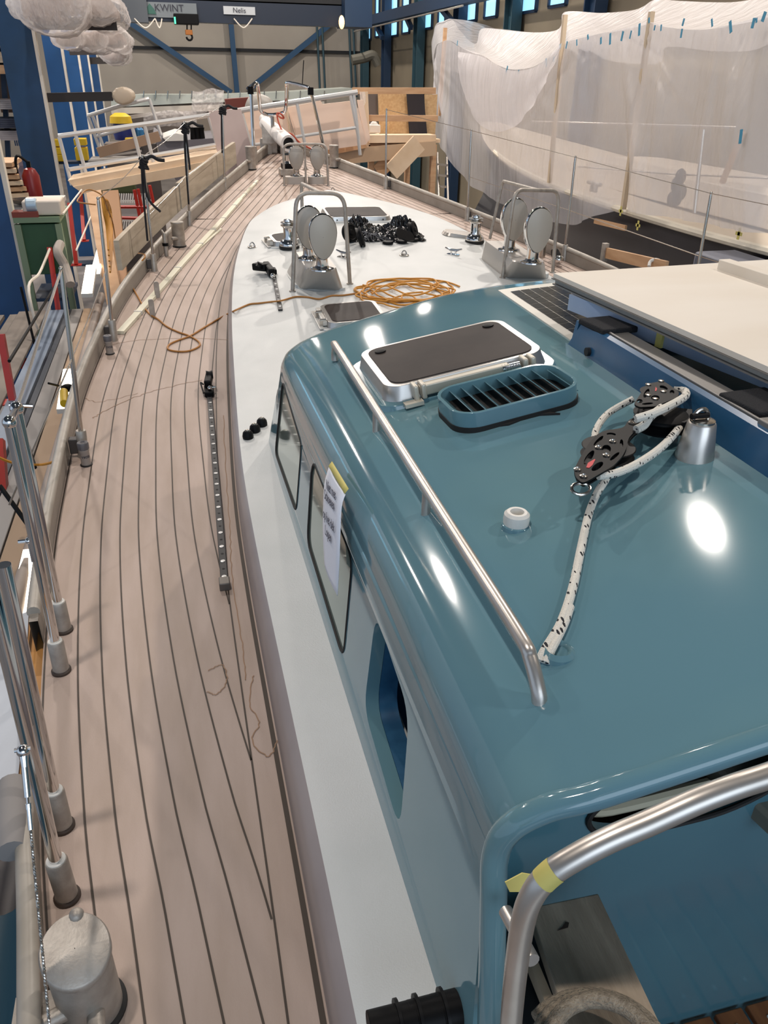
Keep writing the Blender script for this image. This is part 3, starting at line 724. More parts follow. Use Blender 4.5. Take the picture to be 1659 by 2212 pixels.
# solar panel
cor = [(1076, 627), (1228, 609), (1345, 690), (1238, 738)]
q = [onroof(*a, .003) for a in cor]; q[2] = q[1]+(q[3]-q[0]); sp = thing('solar_panel', 'thin white edged solar panel with dark square cells at the front of the roof', 'solar panel', q[0])
def spq(u, v, off): 
    a = q[0].lerp(q[1], u).lerp(q[3].lerp(q[2], u), v); return Vector((a.x, a.y, roofz(a.x)+off))
def slab(mb, u0, v0, u1, v1, z0, z1):
    c = [spq(u0, v0, z0), spq(u1, v0, z0), spq(u1, v1, z0), spq(u0, v1, z0)]; d = [spq(u0, v0, z1), spq(u1, v0, z1), spq(u1, v1, z1), spq(u0, v1, z1)]
    mb.add(c+d, [(3, 2, 1, 0), (4, 5, 6, 7), (0, 1, 5, 4), (1, 2, 6, 5), (2, 3, 7, 6), (3, 0, 4, 7)])
b = MB(); b.grid(lambda u, v: spq(u, v, .004), 12, 12); b.grid(lambda u, v: spq(u, v*0, .004*v), 12, 1); b.grid(lambda u, v: spq(u*0, v, .004*u), 1, 12); b.grid(lambda u, v: spq(u, 1, .004*v), 12, 1)
obj('backing_sheet', b, mat('cream_sheet', 'd8d4c8', .45), sp)
b = MB(); NU, NV = 6, 9
for i in range(NU):
    for j in range(NV):
        du, dv = .80/NU, .86/NV; slab(b, .10+i*du+.006, .07+j*dv+.004, .10+(i+1)*du-.006, .07+(j+1)*dv-.004, .002, .0055)
obj('cells', b, mat('solar_cell', '33383d', .15, .3), sp)
# sliding hatch garage: blue coaming, grey slide, pads, channel and board
gr = thing('hatch_garage', 'blue raised coaming along the sliding hatch on the right of the roof', 'coaming', (1.3, 1.6, .97))
cf = [onroof(1238, 742), onroof(1659, 1022)]
ya = cf[0].y; X0 = 1.275
pr = [(X0-.006, -.02), (X0, .02), (X0+.012, .085), (X0+.03, .09), (X0+.035, -.02)]
def gx(u, v):
    y = ya+.0+(.66-ya)*u; k = pr[round(v*4)]; return (k[0], y-(0 if k[1] > .03 else -.0)+(-.05*(k[1]/.085) if u == 0 else 0), .968+k[1])
obj('coaming', MB().grid(gx, 30, 4), BLUEP, gr, sharp=50)
obj('coaming_end', MB().prism([(X0, 0), (X0+.6, 0), (X0+.6, .085), (X0+.012, .085)], 0, .02, M=Matrix(((1, 0, 0, 0), (0, 0, 1, ya-.03), (0, 1, 0, .968), (0, 0, 0, 1)))), BLUEP, gr)
obj('drain_hole', MB().lathe([(.014, 0), (.014, .012)], (0, 0, 0), 18, M=Matrix.Translation(onroof(1268, 760, .02)+Vector((-.004, 0, 0))) @ Matrix.Rotation(PI/2, 4, 'Y')), DARK, gr)
GY = mat('grey_slide_profile', '7d7a76', .4, .3)
sl = tag(obj('hatch_slide', MB().box((X0+.075, 1.45, 1.045), (.075, 1.6, .02)).box((X0+.04, 1.45, 1.055), (.008, 1.6, .014)), GY, bevel=.002), 'long grey metal slide rail between the blue coaming and the plywood board', 'rail')
fu = mat('black_felt', '1c1c20', .95, bump=.8, bscale=300)
for (a, lab) in [((1300, 700), 'black felt pad at the front end of the grey slide rail'), ((1625, 868), 'black felt pad at the aft end of the grey slide rail')]:
    p = P(*a, z=1.065); tag(obj('felt_pad', MB().box((p.x+.03, p.y, 1.06), (.15, .15, .02), rz=.1), fu, bevel=.006), lab, 'pad')
p = P(1640, 900, z=1.06); tag(obj('slide_stop', MB().box((p.x, p.y-.06, 1.06), (.05, .07, .02)), GY, bevel=.004), 'small grey stop bracket below the aft felt pad', 'bracket')
# aluminium channel below the board and the board itself
a = P(1232, 668, z=1.035); b_ = P(1659, 838, z=1.035)
ch = MB(); dirv = (b_-a).normalized(); e = a+dirv*2.2
ch.beam(a+Vector((.006, 0, .028)), e+Vector((.006, 0, .028)), .04, .056)
cht = tag(obj('support_channel', ch, mat('bluish_aluminium', '9fb0cc', .4, .35, col2='b4bfd2', nscale=5)), 'bluish aluminium channel carrying the plywood board, marked with yellow tape', 'channel')
p = P(1428, 748, z=1.035); obj('tape_mark', MB().beam(p+dirv*-.013+Vector((.005, 0, .028)), p+dirv*.013+Vector((.005, 0, .028)), .044, .058), TAPEY, cht)
bd = thing('plywood_board', 'large pale plywood board with layered edge lying over the sliding hatch', 'board', (1.8, 2, 1.1))
zb = 1.135; c1 = P(1196, 590, z=zb); c2 = P(1545, 568, z=zb); c3 = P(1659, 600, z=zb); c4 = P(1659, 792, z=zb)
ex = (c2-c1).normalized(); ey = (c4-c1).normalized()
o4 = [c1, c1+ex*1.6, c1+ex*1.6+ey*2.0, c1+ey*2.0]
for k, (dz0, dz1, off, mt) in enumerate([(-.016, 0, 0, PLYC), (-.021, -.017, .003, GY), (-.036, -.022, -.004, mat('grey_ply_edge', 'a9a49b', .6)), (-.042, -.037, 0, GY)]):
    obj(['top_sheet', 'lower_sheet', 'lower_sheet', 'lower_sheet'][k], MB().prism([(v.x-off*2, v.y+off) for v in o4], zb+dz0, zb+dz1), mt, bd)
a = P(1548, 570, z=zb+.02); b2 = P(1659, 606, z=zb+.02); d2 = (b2-a); obj('edge_batten', MB().beam(a+d2*0+Vector((.03, 0, -.005)), a+d2*4+Vector((.03, 0, -.005)), .05, .045), PLYC, bd, bevel=.003)
# notice taped to the roof edge
nt_ = thing('paper_notice', 'white paper notice with handwriting taped over the middle window', 'paper', P(725, 1100, X=.34))
A = P(711, 1008, X=.352); B = P(746, 1068, X=.352)
tl = [A, P(701, 1045, X=.338), P(698, 1100, X=.328), P(698, 1160, X=.322), P(701, 1220, X=.318)]
tr_ = [B, P(738, 1094, X=.338), P(735, 1150, X=.328), P(733, 1215, X=.322), P(729, 1287, X=.318)]
def pq(u, v):
    L_ = catmull(tl, 4); R_ = catmull(tr_, 4); i = round(v*16); return L_[i].lerp(R_[i], u)+Vector((-.004*math.sin(u*PI), 0, 0))
obj('sheet', MB().grid(pq, 6, 16), PAPER, nt_, solid=.0012)
obj('tape_strip', MB().grid(lambda u, v: (A.lerp(B, u)+Vector((.011, .0, .014))*v+Vector((-.002, 0, .002))), 6, 2), TAPEY, nt_, solid=.001)
lines = ['Niet met', 'Schoenen', 'op het dek', 'Lopen']
for i, s in enumerate(lines):
    u = Vector(pq(1, .35))-Vector(pq(0, .35)); c = Vector(pq(.5, .19+i*.155)); c = Vector(pq(.5, min(1, round((.19+i*.15)*16)/16)))
    ex_ = u.normalized(); dn = (Vector(pq(.5, 1))-Vector(pq(.5, .25))).normalized(); nn = ex_.cross(-dn).normalized(); ey_ = nn.cross(ex_)
    Mt = Matrix((ex_, ey_, nn)).transposed().to_4x4(); Mt.translation = c+nn*.004
    textobj('handwriting', s, .042, Mt, mat('pen_ink', '5a5a66', .7), nt_, .0003)
# ================================================================ COCKPIT BEHIND THE DECKHOUSE
YW = .9
def W_(x, y): return P(x, y, Y=YW)
op = rpoly([(v.x, v.z) for v in [W_(1262, 1768), W_(1285, 1800), W_(1345, 1806), W_(1560, 1752), W_(1660, 1705), W_(1750, 1640), W_(1740, 1560), W_(1400, 1640)]], .05, 4)
t = thing('cockpit_bulkhead', 'glossy teal cockpit wall with an oblong opening below the roof edge', 'wall panel', (1.5, YW, -.4))
MXZ = Matrix(((1, 0, 0, 0), (0, 0, 1, 0), (0, 1, 0, 0), (0, 0, 0, 1)))
TEALI = mat('teal_cockpit_paint', '4f7a86', .16, coat=.3, col2='48717f', nscale=2)
obj('panel', MB().prism([(.40, -.62), (2.8, -.62), (2.8, .93), (1.6, .955), (.85, .89), (.47, .79), (.40, .7)], YW, YW+.03, holes=[op], M=MXZ), TEALI, t)
obj('opening_trim', MB().tube([(x, YW-.004, z) for x, z in op], .006, 8, closed=True), RUBBER, t)
bs = [W_(1268, 1775), W_(1290, 1793), W_(1345, 1797), W_(1560, 1742)]
obj('sill_strip', MB().tube(catmull([v+Vector((0, .05, .01)) for v in bs], 5), .014, 8), mat('cream_trim', 'b9b29a', .5), t)
obj('flooring_inside', MB().box((1.75, 1.6, .36), (1.7, 1.2, .02)), WOODD, t)
p = P(1560, 1680, z=.42); obj('inner_cover', MB().box((p.x+.1, p.y, .42), (.22, .3, .05), rz=.2), mat('olive_grey_panel', '77766a', .5), t, bevel=.01)
# handrail in the foreground
fg = thing('cockpit_handrail', 'bent aluminium handrail with yellow tape in the foreground', 'handrail', P(1105, 2212, Y=.55))
hp = [(1098, 2330), (1104, 2212), (1114, 2100), (1130, 1990), (1152, 1930), (1190, 1886), (1250, 1848), (1320, 1812), (1400, 1778), (1500, 1733), (1580, 1702), (1659, 1676), (1760, 1640)]
hpts = catmull([P(x, y, Y=.55) for x, y in hp], 5); obj('tube', MB().tube(hpts, .0158, 18), ALU, fg)
ti = min(range(len(hpts)), key=lambda i: (hpts[i]-P(1180, 1893, Y=.55)).length)
obj('tape_band', MB().tube(hpts[ti-1:ti+3], .0163, 18, caps=False), TAPEY, fg)
obj('tape_tail', MB().prism([(0, 0), (.035, -.008), (.05, .012), (.02, .024), (-.006, .016)], 0, .002, M=Matrix.Translation(P(1100, 1925, Y=.62)) @ Matrix.Rotation(1.2, 4, 'X')), TAPEY, fg)
obj('stay_tube', MB().tube([P(1092, 1968, Y=.66), P(1150, 2075, Y=.57)], .011, 12), ALU, fg)
# locker with the weathered plank
zl = .40
lk = tag(obj('seat_locker', MB().prism([(v.x, v.y) for v in [P(1075, 2010, z=zl-.05), P(1180, 1955, z=zl-.05), P(1330, 2330, z=zl-.05), P(1080, 2330, z=zl-.05)]], -.3, zl-.07), mat('black_locker', '17181b', .5)), 'dark seat locker under the weathered plank', 'locker')
pk = [P(1143, 1960, z=zl), P(1292, 1929, z=zl), P(1440, 2240, z=zl), P(1235, 2240, z=zl)]
pt_ = thing('weathered_plank', 'short weathered grey-brown plank beside the foreground handrail', 'plank', pk[0]-Vector((0, 0, .03)))
obj('plank', MB().prism([(v.x, v.y) for v in pk], zl-.03, zl), WOODD, pt_, bevel=.003)
kp = P(1218, 2000, z=zl+.0008); obj('knot', MB().prism([(-.016, -.006), (-.004, -.0015), (.006, .006), (.012, .003), (.006, -.005)], 0, .0012, M=Matrix.Translation(kp)), mat('dark_knot', '3a2c22', .7), pt_)
sb = [P(1140, 2070, z=zl-.03), P(1156, 2062, z=zl-.03), P(1195, 2155, z=zl-.03), P(1176, 2160, z=zl-.03)]
tag(obj('pale_batten', MB().prism([(v.x, v.y) for v in sb], zl-.06, zl-.03), PLY), 'thin pale batten lying left of the weathered plank', 'batten')
# thick coil of mooring rope
cr_ = []
cc = P(1290, 2300, z=zl+.03)
for i in range(90):
    a = -i/90*2*PI*2.6+2.2; r = .115-.0005*i; cr_.append(cc+Vector((r*math.cos(a)*1.0, r*.85*math.sin(a), .012+.022*(i/36))))
tag(obj('mooring_rope', MB().tube(cr_, .013, 12), mat('grey_braided_rope', 'a89b88', .85, col2='8b7f6f', nscale=90, bump=.9, bscale=230)), 'thick grey braided rope coiled at the bottom edge', 'rope')
# slatted teak grating
for k in range(4):
    a = P(1428+k*68, 2212-k*25, z=-.42) ; t_ = TEAKN
gt = thing('teak_grating', 'orange-brown slatted teak grating in the bottom right corner', 'grating', P(1600, 2190, z=-.40))
for k in range(8):
    x = P(1435, 2205, z=-.4).x-.02+k*.095
    s = obj('slat', MB().box((x, .72, -.39), (.08, .34, .02)), TEAKN, gt, bevel=.003)
    obj('peg', MB().lathe([(.005, 0), (.005, .003)], (x+.0, .85, -.381), 10), BONE, s)
obj('batten', MB().box((1.3, .6, -.41), (1.0, .05, .02)), TEAKN, gt)
# black corrugated hose / mat edge at the bottom
t = thing('track_cars', 'row of black plastic rollers at the bottom edge beside the deckhouse', 'rollers', P(900, 2200, z=.23))
for k, (x, y, w_) in enumerate([(828, 2222, .05), (868, 2212, .055), (920, 2198, .06), (965, 2186, .05)]):
    p = P(x, y, z=.3); obj('roller', MB().lathe([(.034, -w_/2), (.034, w_/2)], p, 20, M=Matrix.Rotation(PI/2, 4, 'Y')), BLACK, t, bevel=.002)
    obj('flange', MB().lathe([(.042, -.003), (.042, .003)], p+Vector((w_/2+.004, 0, 0)), 20, M=Matrix.Rotation(PI/2, 4, 'Y')), BLACKM, t)
# ================================================================ FITTINGS ON DECK AND COACHROOF
DS = lambda X, Y: sh(Y)
def ondeck(x, y, off=0): return PS(x, y, DS, off)
def onroofw(x, y, off=0): return PS(x, y, ztr, off)
def top_at(base, x, y):       # point on the vertical line above base that is nearest the pixel ray
    d = ray(x, y); n = Vector((d.y, -d.x)).normalized()
    # intersect ray with the vertical plane through base facing the camera
    f = Vector((d.x, d.y)).normalized(); t = (Vector((base.x, base.y))).dot(f)/Vector((d.x, d.y)).dot(f)
    return CAM+d*t
# stanchions
def stanchion(lab, bpx, tpx, wires=(), strap=False, lean=True, top=True):
    b = ondeck(*bpx); tp = top_at(b, *tpx)
    t = thing('stanchion', lab, 'stanchion', b)
    ax = (tp-b); q = ax.normalized()
    rot = Vector((0, 0, 1)).rotation_difference(q).to_matrix().to_4x4()
    obj('socket', MB().lathe([(.03, -.01), (.029, .01), (.026, .02), (.026, .135), (.023, .142), (.014, .142)], b, 18, M=rot), ALUM, t)
    obj('post', MB().tube([b+q*.13, b+q*(ax.length-.02), b+q*ax.length], [.0125, .0105, .008], 12), STEEL, t)
    obj('cap', MB().ball(b+q*(ax.length+.004), .011), STEEL, t)
    s = 1 if b.x < XC else -1
    obj('bracket', MB().box((b.x-s*.035, b.y+.01, b.z+.06), (.05, .045, .08)), mat('dark_bracket', '4b4745', .4, .4), t, bevel=.005)
    return t, b, tp, q
SP = [('port stanchion nearest the bow with black strap wound round its top', (486, 410), (480, 228)),
      ('port stanchion second from the bow with two black straps hanging down', (410, 487), (400, 265)),
      ('port stanchion third from the bow with a black strap knotted at its top', (334, 585), (308, 338)),
      ('port stanchion beside the yellow cord, behind the first filler cap', (246, 735), (212, 430)),
      ('port stanchion beside the WATER filler cap, nearest bare one', (181, 985), (132, 582))]
SS = [('starboard stanchion nearest the bow in front of the timber brace', (833, 408), (835, 237)),
      ('second starboard stanchion from the bow, behind the chrome winch', (1009, 477), (1018, 282)),
      ('third starboard stanchion from the bow, beside the guarded vents', (1218, 562), (1243, 340)),
      ('starboard stanchion nearest the plywood board', (1490, 680), (1536, 418))]
tops = {}
for k, (lab, b, tp) in enumerate(SP): tops['p%d' % k] = stanchion(lab, b, tp)[1:]
for k, (lab, b, tp) in enumerate(SS): tops['s%d' % k] = stanchion(lab, b, tp)[1:]
# black straps tied to three port stanchions
for k, (lab) in enumerate(['black strap wound on the stanchion nearest the bow', 'black strap hanging from the second port stanchion', 'black strap hanging from the third port stanchion']):
    b, tp, q = tops['p%d' % k]; H = (tp-b).length; m = MB(); rr = random.Random(k)
    for j in range(4):
        pts = [tp+Vector((.03*math.cos(a)+rr.uniform(-.01, .01), .03*math.sin(a), -.02-.02*j+.012*math.sin(a*2))) for a in [2*PI*i/10 for i in range(10)]]
        m.tube(pts, .011, 6, closed=True)
    m.tube(catmull([tp+Vector((.02, 0, -.02)), tp+Vector((.07, .01, .0)), tp+Vector((.12, .0, -.025)), tp+Vector((.17, 0, -.03))], 5), [.014]*16, 8)
    L_ = [.55, .78, .72][k]
    m.tube(catmull([tp+Vector((-.012, -.02, -.03)), tp+Vector((-.03, -.02, -.25)), tp+Vector((-.045, -.02, -H*L_))], 6), .009, 6)
    if k: m.tube(catmull([tp+Vector((-.005, -.02, -.03)), tp+Vector((.0, -.03, -.3)), tp+Vector((.09 if k == 2 else .0, -.03, -.42))], 6), .01, 6)
    tag(obj('lashing_strap', m, mat('black_strap', '17161a', .8)), lab, 'strap')
# A-shaped gate stanchions aft
def gate_leg(t, bpx, spx, tpx, r=.0145, zt=None, tri=True):
    b = ondeck(*bpx); s = PS(*spx, lambda X, Y: 0, .0) if False else b+Vector((0, 0, .12))
    tp = top_at(b, *tpx); ds = (tp-b).normalized()
    st = top_at(b, *spx); q = (st-b).normalized(); rot = Vector((0, 0, 1)).rotation_difference(q).to_matrix().to_4x4(); L_ = (st-b).length
    obj('foot_ring', MB().lathe([(.032, -.004), (.032, .008), (.028, .012)], b, 24, M=rot), mat('brown_sealant', '3c2f27', .5), t)
    obj('socket', MB().lathe([(.026, 0), (.026, L_-.006), (.024, L_), (.018, L_)], b, 24, M=rot), ALUM, t, sharp=50)
    obj('collar', MB().lathe([(.022, L_-.004), (.022, L_+.003), (.017, L_+.004)], b, 24, M=rot), BONE, t)
    return b, st, tp
def bentpost(t, st, tp, r=.0155, mid=None):
    pts = [st-(tp-st).normalized()*.03]+([mid] if mid else [])+[tp]; obj('post', MB().tube(catmull(pts, 8) if mid else pts, r, 16), CHROME, t)
t = thing('gate_stanchion', 'forward A-shaped polished gate stanchion with its feet beside the wooden plank', 'gate stanchion', ondeck(128, 1420))
b1, s1, tp1 = gate_leg(t, (139, 1362), (125, 1300), (36, 882))
b2, s2, tp2 = gate_leg(t, (133, 1450), (119, 1385), (20, 912))
bentpost(t, s1, tp1); bentpost(t, s2, tp2)
obj('top_fitting', MB().ball(tp1, .022).ball(tp2, .02).tube([tp1, tp2], .011, 10).tube([tp1+Vector((-.02, 0, .012)), tp1+Vector((.045, .01, .0))], .006, 8), CHROME, t)
fp = P(62, 1168, Y=(s2.y+tp2.y)/2); obj('eye_fitting', MB().tube([fp+Vector((-.03, 0, 0)), fp+Vector((.02, 0, 0))], .006, 8).ball(fp, .011).tube([fp, fp+Vector((0, -.01, -.07))], .005, 8), CHROME, t)
G1 = tp1.copy()
t = thing('gate_stanchion', 'aft A-shaped polished gate stanchion, nearest the big mooring bollard', 'gate stanchion', ondeck(135, 1860))
b1, s1, tp3 = gate_leg(t, (136, 1786), (116, 1708), (8, 1220))
b2, s2, tp4 = gate_leg(t, (146, 1938), (121, 1858), (-28, 1230))
bentpost(t, s1, tp3); bentpost(t, s2, tp4)
ky = P(82, 1600, Y=(s2.y)); 
bp = P(44, 1468, Y=s1.y+.02); bq = P(62, 1566, Y=s1.y-.0); obj('bolt_sleeve', MB().tube([bp, bq], .0135, 14), CHROME, t)
# rigging screw and wire running aft from the gate
wpts = [P(50, 1622, Y=1.15), P(108, 2225, Y=.86)]
rs = thing('rigging_screw', 'polished rigging screw on the twisted wire leading to the big bollard', 'turnbuckle', wpts[0])
dv = (wpts[1]-wpts[0]); A_ = wpts[0]
obj('fork', MB().ball(A_, .012).tube([A_+Vector((-.014, 0, .004)), A_+Vector((.014, 0, .004))], .004, 8).tube([A_, A_+dv*.06], [.009, .006], 10), CHROME, rs)
obj('sleeve', MB().tube([A_+dv*.06, A_+dv*.17], .0062, 12), CHROME, rs)
obj('swage', MB().tube([A_+dv*.17, A_+dv*.195], .0035, 8).tube([A_+dv*.195, A_+dv*.215], .0055, 10).tube([A_+dv*.215, A_+dv*.29], .0045, 10), CHROME, rs)
hel = MB()
for ph in range(3):
    hel.tube([A_+dv*(.28+.72*i/160)+Vector((math.cos(i*.9+ph*2.09), math.sin(i*.9+ph*2.09), 0))*.0014 for i in range(161)], .0016, 5, caps=False)
obj('twisted_wire', hel, STEEL, rs)
# lifelines
def wire(name, a, b, lab, r=.0032, sag=0, m=STEEL):
    pts = [a, (a+b)/2-Vector((0, 0, sag)), b]; return tag(obj(name, MB().tube(catmull(pts, 6), r, 6), m), lab, 'wire')
T = tops
def low(k, f): b, tp, q = T[k]; return b+(tp-b)*f
# hole offsets: upper lifeline of the open gate side runs from bow to the gate stanchion
wire('lifeline', T['p4'][1], G1, 'upper lifeline from the WATER stanchion to the forward gate stanchion', .0058)
wire('lifeline', low('p4', .55), P(20, 1090, Y=3.0), 'lower lifeline aft of the WATER stanchion', .0042)
wire('lifeline', T['p3'][1], T['p2'][1], 'upper lifeline between the third and fourth port stanchions', .003, .02)
wire('lifeline', low('p3', .52), low('p4', .55), 'lower lifeline between the two bare port stanchions', .003, .01)
wire('lifeline', T['p2'][1], T['p1'][1]+Vector((0, 0, .0)), 'upper lifeline between the second and third port stanchions', .003, .02)
wire('lifeline', T['p1'][1], T['p0'][1], 'upper lifeline between the two port stanchions nearest the bow', .003, .02)
wire('lifeline', low('p2', .5), low('p1', .5), 'lower lifeline between the second and third port stanchions', .003)
wire('lifeline', low('p1', .5), low('p0', .5), 'lower lifeline between the two port stanchions nearest the bow', .003)
wire('lifeline', T['s0'][1], T['s1'][1], 'upper lifeline between the two starboard stanchions nearest the bow', .003)
wire('lifeline', T['s1'][1], T['s2'][1], 'upper lifeline between the second and third starboard stanchions', .003)
wire('lifeline', T['s2'][1], T['s3'][1], 'upper lifeline between the third starboard stanchion and the one by the board', .003)
wire('lifeline', low('s1', .5), low('s2', .5), 'lower lifeline between the second and third starboard stanchions', .003)
wire('lifeline', low('s2', .5), low('s3', .5), 'lower lifeline aft of the third starboard stanchion', .0045)
wire('lifeline', low('s3', .5), P(1700, 612, X=low('s3', .5).x+.02), 'lower lifeline leaving the picture above the plywood board', .0045)
wire('lifeline', T['s3'][1], P(1720, 455, X=T['s3'][1].x), 'upper lifeline leaving the picture at the right edge', .003)
# filler caps
def filler(lab, px, text=None, dark=False):
    b = ondeck(*px); t = thing('filler_pipe', lab, 'filler cap', b)
    obj('foot_ring', MB().lathe([(.03, 0), (.03, .004), (.026, .006)], b, 24), RUBBER, t)
    obj('pipe', MB().lathe([(.024, 0), (.024, .075), (.026, .078), (.026, .086), (.023, .09)], b, 24), mat('pipe_primer', '9b9189', .5), t)
    obj('cap', MB().lathe([(.028, .088), (.0285, .118), (.026, .124), (.012, .124), (.011, .121), (.001, .121)], b, 10), mat('grey_cap', '5d5a5c', .4), t, bevel=.002)
    if text:
        d = Vector((-b.x, -b.y, 0)).normalized()
        n = len(text)
        for i, chh in enumerate(text):
            a = math.atan2(d.y, d.x)+(i-(n-1)/2)*.30+.25; nn = Vector((math.cos(a), math.sin(a), 0)); ex_ = Vector((-nn.y, nn.x, 0))
            Mt = Matrix((ex_, Vector((0, 0, 1)), nn)).transposed().to_4x4(); Mt.translation = b+nn*.0245+Vector((0, 0, .05))
            textobj('lettering', chh, .018, Mt, INK, t, .0003)
filler('deck filler pipe marked WATER with a grey octagonal cap', (187, 1004), 'WATER')
filler('deck filler pipe with a dark cap beside the plastic conduit', (238, 764), 'DIESEL')
b = ondeck(360, 553); t = thing('filler_pipe', 'slim tap fitting with a black collar beside the port bollard', 'filler cap', b)
obj('pipe', MB().lathe([(.02, 0), (.02, .09)], b, 16), ALUM, t); obj('collar', MB().lathe([(.027, .09), (.027, .115)], b, 16), BLACK, t)
obj('tap', MB().lathe([(.02, .115), (.02, .18), (.012, .2)], b, 16), ALUM, t); obj('lever', MB().tube([b+Vector((0, 0, .19)), b+Vector((-.02, .03, .22))], .01, 8), ALUM, t)
# bollards
def bollard(lab, px, r, h, side=1, slant=0, arm=True):
    b = ondeck(*px); t = thing('mooring_bollard', lab, 'bollard', b)
    R_ = Matrix.Identity(4)
    obj('foot_ring', MB().lathe([(r*1.12, 0), (r*1.12, .006), (r, .01)], b, 32), RUBBER, t)
    obj('post', MB().lathe([(r, 0), (r, h-.006), (r*1.05, h-.003), (r*1.05, h+.008), (r*1.0, h+.012)], b, 32), ALUM, t, sharp=50)
    if arm: obj('cross_pin', MB().tube([b+Vector((side*r*.3, -r*.9, h*.38)), b+Vector((side*r*.9, -r*1.7, h*.42))], r*.3, 14).ball(b+Vector((side*r*.9, -r*1.7, h*.42)), r*.3), ALUM, t)
    return t, b
bollard('round aluminium bollard by the port bulwark beside the black-collared tap', (388, 532), .058, .21, -1)
bollard('port bow bollard below the left pulpit leg', (543, 366), .062, .27, -1)
bollard('starboard bow bollard beside the right pulpit leg', (722, 362), .062, .27, 1)
b = ondeck(200, 2200); t = thing('mooring_bollard', 'big near bollard with a slanted oval cap at the bottom left', 'bollard', b)
r = .064; h = .20; b = Vector((P(200, 2180, z=.0).x-.0, P(190, 2180, z=0).y, 0))
obj('foot_ring', MB().lathe([(r*1.14, 0), (r*1.14, .008), (r, .012)], b, 40), RUBBER, t)
ringc = MB(); n = 40; prof = []
bm_ = MB(); base = len(bm_.v)
for zz_ in (0, 1):
    for k in range(n):
        a = 2*PI*k/n; x, y = r*math.cos(a), r*math.sin(a); bm_.v.append(b+Vector((x, y, 0 if zz_ == 0 else h+.55*(y)*.6-.12*x)))
for k in range(n): bm_.face((k, (k+1) % n, n+(k+1) % n, n+k))
obj('post', bm_, ALUM, t)
cpm = MB(); 
for j, (rr_, dz) in enumerate([(r*1.0, -.006), (r*1.08, 0), (r*1.08, .010), (r*1.03, .015), (.001, .017)]):
    for k in range(n):
        a = 2*PI*k/n; x, y = rr_*math.cos(a), rr_*math.sin(a); cpm.v.append(b+Vector((x, y, h+.33*y-.12*x+dz)))
for j in range(4):
    for k in range(n): cpm.face((j*n+k, j*n+(k+1) % n, (j+1)*n+(k+1) % n, (j+1)*n+k))
obj('oval_cap', cpm, ALUM, t, sharp=50)
q = ondeck(178, 1996, .0); obj('cap_lug', MB().ball(b+Vector((-.0, r*1.0, h+.03)), .016), ALUM, t)
obj('cross_pin', MB().tube([b+Vector((-.02, -.03, .07)), b+Vector((-.1, -.06, .075))], .018, 12).tube([b+Vector((.02, -.04, .07)), b+Vector((.03, -.13, .08))], .018, 12).box((b.x-.1, b.y-.03, .06), (.09, .10, .012)), ALUM, t)
# small upright posts and conduit
for k, (px, lab) in enumerate([((341, 643), 'forward one of two short flat aluminium posts on the port deck'), ((330, 683), 'aft one of two short flat aluminium posts on the port deck')]):
    b = ondeck(*px); tag(obj('deck_post', MB().prism([(x, z) for x, z in rrect(.038, .13, .018, 5, 0, .062)], -.009, .009, M=Matrix.Translation(b) @ Matrix.Rotation(.2, 4, 'Z') @ RX90), ALUM, bevel=.003), lab, 'post')
CD = mat('cream_conduit', 'dfdac4', .5)
a = ondeck(258, 722, .012); b_ = ondeck(558, 392, .012); m = MB(); d = (b_-a)
pts = [ondeck(x, y, .0) for x, y in [(261, 722), (330, 645), (400, 566), (470, 490), (520, 432), (556, 393)]]
for i in range(len(pts)-1): m.beam(pts[i]+Vector((0, 0, .012)), pts[i+1]+Vector((0, 0, .012)), .05 if i < 4 else .032, .022)
cdt = tag(obj('cable_conduit', m, CD), 'long cream plastic conduit lying diagonally on the port side deck', 'conduit')
clips = MB()
for f in (.08, .30, .45, .55, .64, .75, .86, .97):
    p = pts[0].lerp(pts[-1], f); j = min(range(5), key=lambda i: abs((pts[i]+pts[i+1]).y/2-p.y)); u = (p.y-pts[j].y)/(pts[j+1].y-pts[j].y); p = pts[j].lerp(pts[j+1], u)
    clips.beam(p-d.normalized()*.006+Vector((0, 0, .014)), p+d.normalized()*.006+Vector((0, 0, .014)), .062 if f < .8 else .05, .026)
obj('cable_ties', clips, BONE if True else BLACK, cdt)
a = ondeck(412, 552, .006); b_ = ondeck(478, 494, .006); tag(obj('loose_trim', MB().beam(a, b_, .022, .010), CD), 'short loose cream strip beside the conduit', 'strip')
# sail tracks
def track(lab, a, b_, surf, n, w_=.03, h=.012):
    t = thing('sheet_track', lab, 'track', (a+b_)/2); up = Vector((0, 0, h/2))
    obj('rail', MB().beam(a+up, b_+up, w_, h), mat('dark_track', '1c1b1e', .5), t, bevel=.002)
    for i in range(n):
        p = a.lerp(b_, (i+.5)/n)+Vector((0, 0, h)); obj('screw_head', MB().lathe([(.009, -.001), (.0095, .0012), (.003, .0018)], p, 12), BRIGHT, t)
    hole = MB()
    for i in range(n-1):
        p = a.lerp(b_, (i+1)/n)+Vector((0, 0, h)); hole.lathe([(.0055, -.001), (.0055, .0007)], p, 10)
    obj('pin_holes', hole, RUBBER, t); return t
a = ondeck(486, 1268); b_ = ondeck(452, 850); t = track('long black sheet track with polished screws on the port side deck', a, b_, DS, 18)
dd = (b_-a).normalized()
obj('end_stop', MB().beam(a-dd*.028+Vector((0, 0, .018)), a+dd*.022+Vector((0, 0, .018)), .042, .036), mat('grey_end_stop', '6a655f', .45, .4), t, bevel=.004)
t = thing('track_car', 'black sheet car standing on the forward end of the side deck track', 'car', b_)
obj('carriage', MB().beam(b_-dd*.07+Vector((0, 0, .02)), b_+dd*.05+Vector((0, 0, .02)), .055, .035), BLACK, t, bevel=.008)
